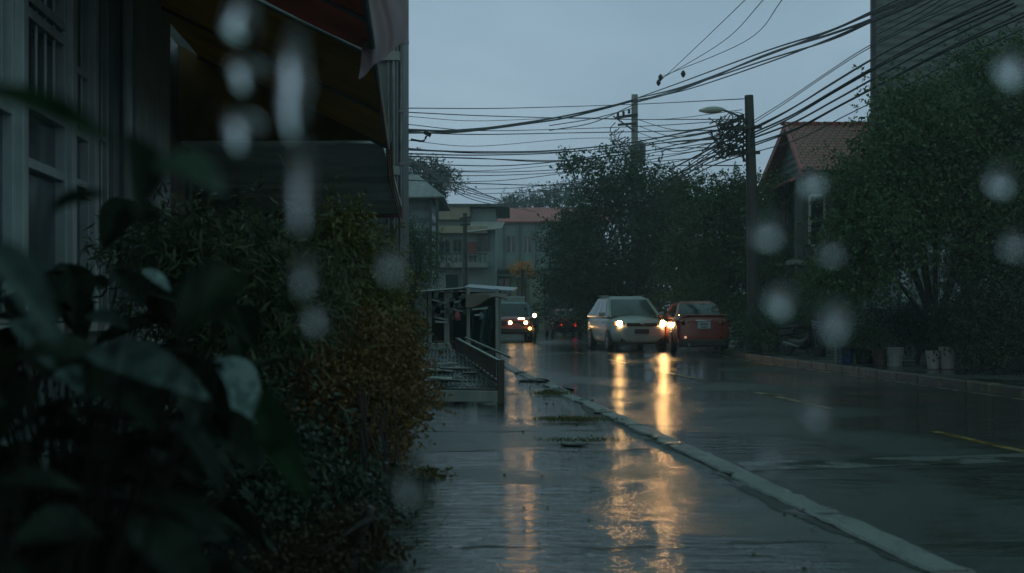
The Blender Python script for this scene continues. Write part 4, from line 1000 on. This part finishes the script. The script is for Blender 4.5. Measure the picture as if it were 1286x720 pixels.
# motorcycles
def motorcycle(label,loc,rz,m_body,lampmat,amber=False,box=False):
    t=thing('parked_motorcycle',label,'motorcycle',loc,rz)
    for y in (.62,-.62):
        w=B().lathe([(.22,-.045),(.27,-.045),(.29,0),(.27,.045),(.22,.045)],(0,y,.29),20,'X').build('wheel',m_black,t,world=False)
        b=B(); b.lathe([(.05,-.06),(.05,.06)],(0,y,.29),10,'X')
        for k in range(6):
            a=PI*k/3; b.bar((0,y,.29),(0,y+.22*math.cos(a),.29+.22*math.sin(a)),.02)
        b.build('rim',m_rim,w,world=False)
    b=B(); b.tube(smooth_path([(0,.50,.95),(0,.40,.62),(0,.22,.36),(0,-.2,.34),(0,-.5,.42)],4),[.07,.09,.10,.11,.12,.14,.15,.16,.16,.16,.16,.16,.15,.14,.13,.12,.08],10)
    b.obox((0,.42,.62),(.34,.06,.55),(.25,0,0)); b.obox((0,-.55,.62),(.24,.6,.16),(.1,0,0)); b.build('body',m_body,t,world=False,bevel=.02)
    b=B(); b.obox((0,-.30,.76),(.27,.72,.10),(.04,0,0)); b.build('seat',m_black,t,world=False,bevel=.04)
    b=B(); b.tube([(-.07,.62,.30),(-.07,.48,.85)],.022,8); b.tube([(.07,.62,.30),(.07,.48,.85)],.022,8); b.build('fork',m_metal,t,world=False)
    b=B(); b.tube(smooth_path([(-.36,.30,1.02),(-.2,.40,1.0),(0,.46,.98),(.2,.40,1.0),(.36,.30,1.02)],4),.016,8); b.build('handlebar',m_dmetal,t,world=False)
    b=B(); b.obox((0,.50,1.0),(.26,.16,.2),(.2,0,0)); b.build('front_cowl',m_body,t,world=False,bevel=.05)
    lens(t,'headlight',lampmat,(0,.60,1.0),.075)
    if amber: lens(t,'turn_signal',g_amber,(.17,.56,.52),.055)
    for sg in (1,-1):
        b=B(); b.tube([(sg*.24,.38,1.0),(sg*.3,.36,1.2)],.01,6); b.obox((sg*.31,.35,1.24),(.12,.02,.08)); b.build('mirror',m_dmetal,t,world=False)
    b=B(); b.obox((0,.66,.60),(.14,.36,.04),(.35,0,0)); b.obox((0,-.66,.62),(.15,.34,.04),(-.3,0,0)); b.build('mudguard',m_body,t,world=False,bevel=.015)
    b=B(); b.tube([(.13,.05,.24),(.15,-.6,.34)],[.03,.05],8); b.tube([(-.1,-.05,.3),(-.28,-.1,.03)],.013,6); b.build('exhaust_pipe',m_metal,t,world=False)
    if box: B().obox((0,-.62,1.0),(.38,.36,.3)).build('luggage_box',m_white,t,world=False,bevel=.05)
    return t
c=P(669,0,54); mq=motorcycle('dark motorcycle with its headlight on in front of the red pickup',(c.x,54,-.05),HEAD+PI,m_trim,g_moto,True); mq.scale=(1.14,1.14,1.14)
c=P(1008,0,33.4); mm=motorcycle('dark scooter with a pale blue front parked on the right pavement',(c.x,33.4,.10),HEAD+PI+.35,m_trim,m_clear)
b=B(); b.obox((0,.56,.84),(.30,.05,.24),(.2,0,0)); b.build('front_panel',mat('pale_blue_plastic',(.35,.46,.52),.3,.1,5,.2,0),mm,world=False,bevel=.04)
# far red hatchback driving away
c=P(707,0,66); v=thing('parked_car','small dark hatchback far down the road with red tail lamps lit','car',(c.x,66,-.05),HEAD)
body(v,[(1.8,.6,.3,.66,.02),(1.6,.74,.22,.76,.03),(.8,.78,.2,.9,.02),(-.6,.78,.2,.95,0),(-1.6,.77,.22,1.0,0),(-1.8,.70,.3,.95,0)],m_darkred)
cabin(v,m_darkred,.8,-1.7,.92,.1,-1.35,1.36,.70,.56,sides=((.1,.5),(.53,.9)))
for x in (-.7,.7):
    for y in (1.15,-1.15): wheel(v,x,y,.29,.18)
for sg in (1,-1): lens(v,'taillight',g_tail,(sg*.36,-1.84,.64),.075).scale=(1,1,1)
for ob in v.children:
    if ob.name.startswith('taillight'): ob.data.transform(Matrix.Translation((0,-1.84,.64))@Matrix.Rotation(PI,4,'Z')@Matrix.Translation((0,1.84,-.64)))
B().obox((0,-1.82,.45),(1.3,.12,.14)).build('bumper',m_trim,v,world=False,bevel=.03)

# ------------------------------------------------------------------ timber ramp with side rail
rp=thing('timber_ramp','wet timber loading ramp with a slatted side rail and pale front board','ramp',(-.7,17.6,0))
fl,fr,br,bl=Vector((-1.20,17.6,.235)),Vector((-.18,17.6,.235)),Vector((-.875,20.6,.655)),Vector((-1.70,20.6,.655))
b=B()
for k in range(26):
    v0,v1=k/26,(k+.9)/26; A=[fl.lerp(bl,v0),fr.lerp(br,v0),fr.lerp(br,v1),fl.lerp(bl,v1)]; j=Vector((0,0,random.uniform(-.012,.012)))
    b.hexa([q+j-Vector((0,0,.035)) for q in A]+[q+j for q in A])
b.build('deck',mat('wet_deck_boards',(.055,.065,.065),.22,.5,2.5,.6,.006,20),rp,bevel=.006)
b=B()
def dk(u,v,z=0): return fl.lerp(fr,u).lerp(bl.lerp(br,u),v)+Vector((0,0,z))
for k in range(-6,15):           # sagging diamond netting stapled over the boards
    for sg in (1,-1):
        pts=[]
        for m_ in range(13):
            v_=m_/12; u=.05+.065*k+sg*.55*v_+(.55 if sg<0 else 0)
            if .03<u<.97: pts.append(dk(u,v_,.018+.012*math.sin(u*19+v_*13)))
        if len(pts)>2: b.tube(pts,.007,5)
b.build('wire_mesh',m_metal,rp)
for k in range(9):
    u,v_=r_.uniform(.1,.8),r_.uniform(.1,.85); B().obox(dk(u,v_,.04),(r_.uniform(.2,.45),r_.uniform(.05,.12),.03),(r_.uniform(-.05,.05)+.12,r_.uniform(-.08,.08),r_.uniform(-.5,.5))).build('loose_board',r_.choice((m_wood,m_gwood,m_wood)),rp,bevel=.005)
b=B(); b.hexa([Vector(q) for q in ((-1.22,17.52,.045),(-.2,17.52,.04),(-.2,17.57,.04),(-1.22,17.57,.045),(-1.22,17.52,.205),(-.2,17.52,.19),(-.2,17.57,.19),(-1.22,17.57,.205))]); b.build('front_board',m_gwood,rp,bevel=.008)
b=B().obox((-.155,17.58,.31),(.105,.10,.62)); b.build('post',m_wood,rp,bevel=.01); B().obox((-.875,20.66,.43),(.1,.1,.86)).build('post',m_wood,rp,bevel=.01)
b=B(); a,c=Vector((-.155,17.6,.585)),Vector((-.875,20.6,.83)); b.bar(a,c,.05,.035); b.bar(a+Vector((.0,0,-.30)),c+Vector((0,0,-.22)),.035,.05); b.bar(a+Vector((.14,.3,.05)),c+Vector((.12,0,.03)),.03); b.build('rail',m_gwood,rp,bevel=.005)
for k in range(12):
    q=a.lerp(c,(k+.5)/12); B().bar(q+Vector((0,0,-.31+.06*k/12)),q+Vector((0,0,-.02)),.05,.015).build('slat',m_wood,rp)
b=B(); b.hexa([Vector(q) for q in ((-1.70,20.62,.52),(-.94,20.62,.52),(-.94,20.72,.52),(-1.70,20.72,.52),(-1.70,20.62,.77),(-1.0,20.62,.77),(-1.0,20.72,.77),(-1.70,20.72,.77))]); b.build('back_board',mat('grey_green_board',(.28,.34,.30),.35,.3,2,.5,.003,20),rp,bevel=.01)
b=B()
for x,y,z in ((-1.1,19.2,.2),(-1.5,20.4,.55),(-.45,19.2,.2)): b.box(x-.04,x+.04,y-.04,y+.04,0,z)
b.build('support',m_wood,rp)

# ------------------------------------------------------------------ market stall
ms=thing('market_stall','makeshift market stall with sagging sheet roofs and dark teal tarpaulin','market stall',(-.9,25.5,0))
dS=24.8
b=B(); b.add([P(523,366,24.2),P(588,361,24.6),P(612,362,25.6),P(540,366,26.8)],[(0,1,2,3)]); b.build('pale_roof_sheet',m_sheet,ms,solid=.025)
b=B(); b.add([P(583,361.5,24.5),P(644,366,25),P(650,362,27.5),P(590,358,27.5)],[(0,1,2,3)]); b.build('blue_roof_sheet',m_bsheet,ms,solid=.03)
b=B(); b.grid(lambda u,v: P(585+52*u,371-3*math.sin(u*3)+v*(4+12*(1-u)+3*math.sin(u*7)),24.2-.25*v),14,5); b.build('awning_flap',m_flap,ms,solid=.02)
b=B(); b.grid(lambda u,v: P(536+54*u,367+v*(10+5*math.sin(u*11)),24.9+.06*math.sin(u*20)),18,4); b.build('roof_valance',mat('dark_green_cloth',(.035,.055,.04),.6,.3,3,.4,0),ms,solid=.015)
b=B()
for px,d,w in ((540,24.6,.07),(561,24.7,.10),(566,26.5,.10),(588,24.4,.07),(624,24.6,.06),(627,26.8,.07)):
    p=P(px,0,d); b.box(p.x-w/2,p.x+w/2,d-w/2,d+w/2,0,1.72)
b.build('post',m_gwood,ms,bevel=.01)
b=B(); b.grid(lambda u,v: P(591+33*u,384+66*v,24.75+.1*math.sin(u*9+v*2)),16,8); b.build('side_tarpaulin',m_tarp,ms,solid=.01)
b=B(); b.grid(lambda u,v: P(621+3*u+1.5*math.sin(v*5),381+72*v,24.8+2.0*u),8,10); b.build('end_tarpaulin',m_trim,ms,solid=.01)
b=B(); p,q=P(541,430,25.2),P(590,430,25.2); b.box(p.x,q.x,25.1,26.4,.62,.68); b.box(p.x+.05,q.x-.05,25.2,26.3,.0,.6); b.build('counter',m_wood,ms,bevel=.01)
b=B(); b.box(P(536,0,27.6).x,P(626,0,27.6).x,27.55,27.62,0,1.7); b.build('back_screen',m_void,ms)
b=B()
for (x0,y0,x1,y1) in ((545,398,562,402),(546,404,562,405),(568,400,578,401),(541,376,560,381),(566,388,586,392),(596,396,606,395),(570,380,584,377),(545,389,563,393),(590,389,612,387)): b.bar(P(x0,y0,24.5),P(x1,y1,24.6),.035)
b.build('hanging_rail',m_white,ms)
b=B()
for k in range(22):
    c=P(r_.uniform(541,590),r_.uniform(371,392),24.4); b.obox(c,(r_.uniform(.05,.14),.04,r_.uniform(.08,.2)),(0,r_.uniform(-.4,.4),0))
b.build('hanging_goods',m_dconc,ms)
b=B().box(P(592,0,24.5).x,P(620,0,24.5).x,24.35,24.65,.0,.52); b.build('crate_base',m_wood,ms,bevel=.01)
for x_,y_,z_,sz,mm,l in ((-1.28,24.3,0,.34,m_gwood,'pale slatted crate standing under the stall roof'),(-1.26,24.32,.30,.30,m_wood,'dark slatted crate stacked on the pale one in the stall'),(-.93,24.2,0,.30,m_tarp,'dark teal crate beside the pale bucket at the stall')):
    t=thing('crate',l,'crate',(x_,y_,z_),r_.uniform(-.2,.2),'crates at the market stall'); b=B()
    for k in range(4): b.box(-sz/2,sz/2,-sz*.4,-sz*.4+.015,.01+k*.07,.06+k*.07); b.box(-sz/2,sz/2,sz*.4-.015,sz*.4,.01+k*.07,.06+k*.07); b.box(-sz/2,-sz/2+.015,-sz*.38,sz*.38,.01+k*.07,.06+k*.07); b.box(sz/2-.015,sz/2,-sz*.38,sz*.38,.01+k*.07,.06+k*.07)
    b.box(-sz/2+.02,sz/2-.02,-sz*.37,sz*.37,0,.012); b.build('crate_body',mm,t,world=False)
for px,py,d,w_,h_,mm,l in ((549,386,24.45,.09,.16,m_white,'white bag hanging from the stall rail, left'),(574,390,24.45,.12,.2,m_redroof,'dull red bag hanging from the stall rail'),(604,392,24.6,.1,.15,m_bsheet,'blue-grey bag hanging at the tarpaulin side')):
    c_=P(px,py,d); t=thing('hanging_bag',l,'bag',tuple(c_),0,'bags hanging in the market stall')
    B().lathe([(.01,-h_),(w_*.5,-h_*.95),(w_*.6,-h_*.5),(w_*.35,-.03),(.015,0)],(0,0,0),12).build('bag_body',mm,t,world=False,smooth=True); B().tube([(0,0,0),(.01,0,.05),(0,0,.09)],.006,5).build('string',m_cable,t,world=False)
pw=thing('white_bucket','small pale bucket beside the stall post','bucket',(P(592,0,24.0).x,24.0,0)); B().lathe([(.10,0),(.13,.26),(.135,.27),(.12,.26)],(0,0,0),14,caps=True).build('bucket_body',m_white,pw,world=False); B().tube(smooth_path([(-.13,0,.25),(0,-.1,.3),(.13,0,.25)],5),.006,5).build('handle',m_metal,pw,world=False)
# bollard-like leaning pole by the stall and flower bunch post
fpst=thing('flower_post','thin street post topped with a bunch of orange flowers','post',(P(656,0,70).x,70,-.05))
B().tube([(P(656,0,70).x,70,-.05),P(656,338,70)],.06,8).build('shaft',m_pole,fpst)
pos,dirs=lobe_leaves([px_lobe(657,338,70,13,5,.3)],600,5,.12,.16,.1,.3)
leaf_mesh('flower_bunch',pos,dirs,.12*rng.uniform(.6,1.2,len(pos)),.6,leafm('orange_petals',(.5,.2,.03),(.8,.38,.08),.5),fpst)

# ------------------------------------------------------------------ pots and buckets on the right pavement
def pot(name,label,px,d,r,h,m,plant=None,rim=True,cat='pot',pl=(.3,700)):
    x=P(px,0,d).x; t=thing(name,label,cat,(x,d,.10),0,'pots along the right pavement')
    B().lathe([(r*.72,0),(r*.78,.02),(r,h),(r*.9,h),(r*.86,h-.06)],(0,0,0),18).build('pot_body',m,t,world=False)
    if rim: B().lathe([(r*1.0,h-.05),(r*1.07,h-.045),(r*1.07,h+.012),(r*.96,h+.012)],(0,0,0),18,caps=False).build('rim',m,t,world=False)
    B().lathe([(.01,h-.03),(r*.9,h-.035)],(0,0,0),14,caps=False).build('soil',m_soil,t,world=False)
    if plant:
        c=Vector((x,d,.1+h+pl[0]*.7)); b=B()
        for k in range(5): b.tube(smooth_path([(0,0,h-.05),(r_.uniform(-.05,.05),0,h+pl[0]*.5),(r_.uniform(-.25,.25)*pl[0]*2,r_.uniform(-.1,.1),h+pl[0]*r_.uniform(.8,1.5))],3),.012,5)
        b.build('stem',m_bark,t,world=False)
        pos,dirs=lobe_leaves([(c,(pl[0]*.9,pl[0]*.9,pl[0]*.8))],pl[1],6,.07,.07,.3,.3); leaf_mesh('foliage',pos,dirs,.08*rng.uniform(.6,1.3,len(pos)),.45,plant,t)
m_bluep=mat('blue_plastic',(.02,.05,.16),.3,.2,4,.3,0); m_terra=mat('brown_pot',(.10,.07,.06),.5,.3,4,.5,.002,40); m_pot=mat('white_pot',(.42,.44,.42),.45,.2,3,.4,.001,40,streak=True)
pot('plant_pot','blue plastic tub with a leafy plant next to the kerb',1064,28.6,.17,.40,m_bluep,l_mid,pl=(.22,500))
pot('plant_pot','black wide plant pot between the blue tub and the brown pot',1086,28.5,.24,.38,m_trim,l_dark,pl=(.34,900))
pot('plant_pot','brown clay pot between the black pot and the ribbed pail',1105,27.8,.17,.36,m_terra,l_dark,pl=(.3,600))
pot('plant_pot','smaller white pot, left of the white pair by the hedge',1172,26.2,.15,.36,m_pot)
pot('plant_pot','taller white pot, right of the white pair by the hedge',1190,26.2,.17,.44,m_pot)
x=P(1124,0,27.6).x; t=thing('ribbed_pail','grey-white ribbed pail right of the brown pot','pail',(x,27.6,.10),0,'pots along the right pavement')
B().lathe([(.16,0),(.16,.10),(.175,.11),(.17,.13),(.17,.22),(.185,.23),(.18,.25),(.18,.36),(.195,.37),(.19,.40),(.17,.40)],(0,0,0),18).build('pail_body',mat('grey_white_pail',(.30,.36,.36),.4,.2,4,.4,0),t,world=False); B().tube(smooth_path([(-.19,0,.36),(0,-.16,.30),(.19,0,.36)],5),.007,5).build('handle',m_metal,t,world=False)
x=P(1050,0,28.8).x; t=thing('bollard','short pale post standing beside the blue tub','post',(x,28.8,.1)); B().lathe([(.045,0),(.045,.34),(.03,.36)],(0,0,0),10).build('post_body',m_conc,t,world=False); B().lathe([(.05,.37),(.06,.41),(.02,.45)],(0,0,0),10).build('cap',m_white,t,world=False)
t=thing('metal_rail','thin pale horizontal rail on posts behind the scooter','rail',(P(1015,0,35).x,35,.1))
b=B(); b.tube([P(997,395,35),P(1032,394,35)],.025,6); b.build('rail',m_white,t); b=B()
for px in (999,1015,1030): q=P(px,395,35); b.tube([(q.x,q.y,.1),q],.02,6)
b.build('post',m_metal,t)

# ------------------------------------------------------------------ litter, weeds and rubble on the apron
def weeds(name,label,c,rx,ry,n,h,m):
    t=thing(name,label,'weeds',c); k=n; q=rng.normal(size=(k,2))*np.array([rx,ry])*.5
    pos=np.column_stack([c[0]+q[:,0],c[1]+q[:,1],np.full(k,c[2]+.005)])+np.column_stack([np.zeros(k),np.zeros(k),rng.random(k)*h*.6])
    d=rng.normal(size=(k,3))*.7; d[:,2]=np.abs(d[:,2])+.5; leaf_mesh('blades',pos,d,h*rng.uniform(.5,1.2,k),.16,m,t)
for l,px,py,rx,ry,n,h in (('low weeds growing along the joint by the kerb, widest patch',720,531,.45,.22,900,.06),('thin line of weeds in the pavement crack',735,557,.5,.05,350,.05),('wet weeds against the broken kerb near the ramp',690,497,.35,.3,600,.06)):
    g_=Gd(px,py); weeds('weed_patch',l,tuple(g_),rx,ry,n,h,l_olive)
lf=thing('leaf_pile','clump of fallen dark leaves on the pavement beside the rust shrub','fallen leaves',tuple(Gd(528,600)))
c=Gd(528,600); q=rng.normal(size=(260,3))*np.array([.10,.12,.0]); pos=np.array(c)+q; pos[:,2]=.01+np.abs(rng.normal(size=260))*.03; d=rng.normal(size=(260,3)); d[:,2]*=.3
leaf_mesh('dead_leaves',pos,d,.05*rng.uniform(.6,1.3,260),.6,l_rusty,lf)
fl_=B(); k=0
pos=[];dirs=[]
for _ in range(120):
    s_,t_=r_.uniform(5,24),r_.uniform(.05,2.5); 
    if r_.random()<.6: t_=r_.choice((.05,2.6))+r_.gauss(0,.22)
    if -.2<t_<2.64: p=R(s_,t_,.008); pos.append(p); dirs.append((r_.gauss(0,1),r_.gauss(0,1),r_.uniform(0,.25)))
lt=thing('leaf_litter','scattered wet fallen leaves on the apron','fallen leaves',R(12,1,0)); leaf_mesh('dead_leaves',np.array(pos),np.array(dirs),.045*rng.uniform(.6,1.3,len(pos)),.55,l_rusty,lt); lt['kind']='stuff'
rbm=mat('wet_rubble',(.07,.07,.065),.25,.4,4,.5,.008,30)
for i,(px,py,s_,l) in enumerate(((655,470,.10,'dark chunk of broken kerb nearest the ramp post'),(670,480,.13,'flat slab of broken kerb lying past the ramp'),(700,492,.12,'long broken kerb piece beside the weeds'),(735,505,.10,'tilted kerb fragment where the kerb line starts'),(720,560,.07,'small dark stick of debris on the pavement crack'),(757,520,.09,'low rubble lump against the kerb edge'))):
    c=Gd(px,py); b=B(); n=9
    b.grid(lambda u,v: c+Vector((s_*(1.9 if i in(1,2,4) else 1.2)*math.sin(PI*v)*math.cos(2*PI*u)*(1+.25*math.sin(5*u*PI+i)), s_*math.sin(PI*v)*math.sin(2*PI*u)*(1+.2*math.sin(7*v+i)), .02+s_*.35*math.cos(PI*v)*(1+.2*math.sin(6*u*PI+i)))),12,7)
    o=b.build('kerb_rubble',rbm); props(o,l,'rubble','broken kerb pieces')

# ------------------------------------------------------------------ falling drops close by (water dripping from the eave)
m_water,nt,bs=new_mat('rain_water'); bs.inputs['Base Color'].default_value=(.97,.99,1,1); bs.inputs['Transmission Weight'].default_value=1; bs.inputs['IOR'].default_value=1.333; bs.inputs['Roughness'].default_value=0.02
rr_=random.Random(21)
def drop(label,px,py,d,r,stretch=1.15):
    c=P(px,py,d); b=B(); b.lathe([(r*math.sin(PI*k/12)*(1-.10*math.cos(PI*k/12)),-r*stretch*math.cos(PI*k/12)) for k in range(1,12)],c,18)
    ph=rr_.uniform(0,6)
    for q in b.v: f=1+.13*math.sin(3*math.atan2(q.x-c.x,q.z-c.z)+ph)+.08*math.sin(2*math.atan2(q.y-c.y,q.z-c.z)+ph*2); q.x=c.x+(q.x-c.x)*f; q.z=c.z+(q.z-c.z)*f; q.y=c.y+(q.y-c.y)*f
    o=b.build('falling_drop',m_water,smooth=True); props(o,label,'water drop','falling drops of rain water')
for a in DROPS: drop(*a)
# ------------------------------------------------------------------ air, light, sky, camera
hz=B().box(-70,80,-12,150,-1.2,24); hm=bpy.data.materials.new('rain_haze'); hm.use_nodes=True; nt=hm.node_tree
for n in list(nt.nodes):
    if n.type=='BSDF_PRINCIPLED': nt.nodes.remove(n)
pv=_n(nt,'ShaderNodeVolumePrincipled'); pv.inputs['Color'].default_value=(.82,.95,.93,1); pv.inputs['Density'].default_value=HAZE; pv.inputs['Anisotropy'].default_value=.3
nt.links.new(pv.outputs[0],nt.nodes['Material Output'].inputs['Volume'])
if HAZE: o=hz.build('haze',hm); o['kind']='stuff'

SUN_EL, SUN_ROT = 9.0, 200.0
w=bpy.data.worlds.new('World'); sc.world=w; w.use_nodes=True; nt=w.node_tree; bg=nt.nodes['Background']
sky=_n(nt,'ShaderNodeTexSky'); sky.sky_type='NISHITA'; sky.sun_disc=False; sky.sun_elevation=math.radians(SUN_EL); sky.sun_rotation=math.radians(SUN_ROT); sky.dust_density=3; sky.air_density=1.2
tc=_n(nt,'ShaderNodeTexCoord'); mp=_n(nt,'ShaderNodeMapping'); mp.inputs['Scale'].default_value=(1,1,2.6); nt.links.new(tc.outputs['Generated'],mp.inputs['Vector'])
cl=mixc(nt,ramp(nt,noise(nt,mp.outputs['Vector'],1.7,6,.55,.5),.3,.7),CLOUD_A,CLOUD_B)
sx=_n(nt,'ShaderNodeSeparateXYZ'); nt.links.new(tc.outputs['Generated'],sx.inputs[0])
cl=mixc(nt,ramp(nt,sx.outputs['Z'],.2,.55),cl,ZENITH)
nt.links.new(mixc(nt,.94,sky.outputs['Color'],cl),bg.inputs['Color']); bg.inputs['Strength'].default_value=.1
sl_=bpy.data.lights.new('overcast_sun','SUN'); sl_.energy=.5*SUNK; sl_.angle=math.radians(60); sl_.color=(1,.95,.88); so=bpy.data.objects.new('overcast_sun',sl_); COL.objects.link(so)
az=math.radians(SUN_ROT); el=math.radians(SUN_EL); sd=Vector((math.sin(az)*math.cos(el),math.cos(az)*math.cos(el),math.sin(el))); so.rotation_euler=sd.to_track_quat('Z','Y').to_euler()

cam=bpy.data.cameras.new('Camera'); co=bpy.data.objects.new('Camera',cam); COL.objects.link(co); sc.camera=co
co.location=(0,0,CAMZ); co.rotation_euler=(PI/2,0,0); cam.sensor_width=36; cam.lens=36*F/1286; cam.shift_y=(HY-360)/1286; cam.clip_start=.05; cam.clip_end=2000
cam.dof.use_dof=True; cam.dof.focus_distance=34; cam.dof.aperture_fstop=2.8; cam.dof.aperture_blades=0
sc.view_settings.view_transform='Standard'; sc.view_settings.look='None'; sc.view_settings.gamma=1; sc.view_settings.exposure=EXPO; sc.view_settings.use_curve_mapping=False
cy=sc.cycles; cy.use_denoising=True; cy.max_bounces=8; cy.transparent_max_bounces=8; cy.sample_clamp_indirect=6; cy.caustics_reflective=True; cy.caustics_refractive=False; cy.volume_bounces=0; cy.volume_step_rate=4
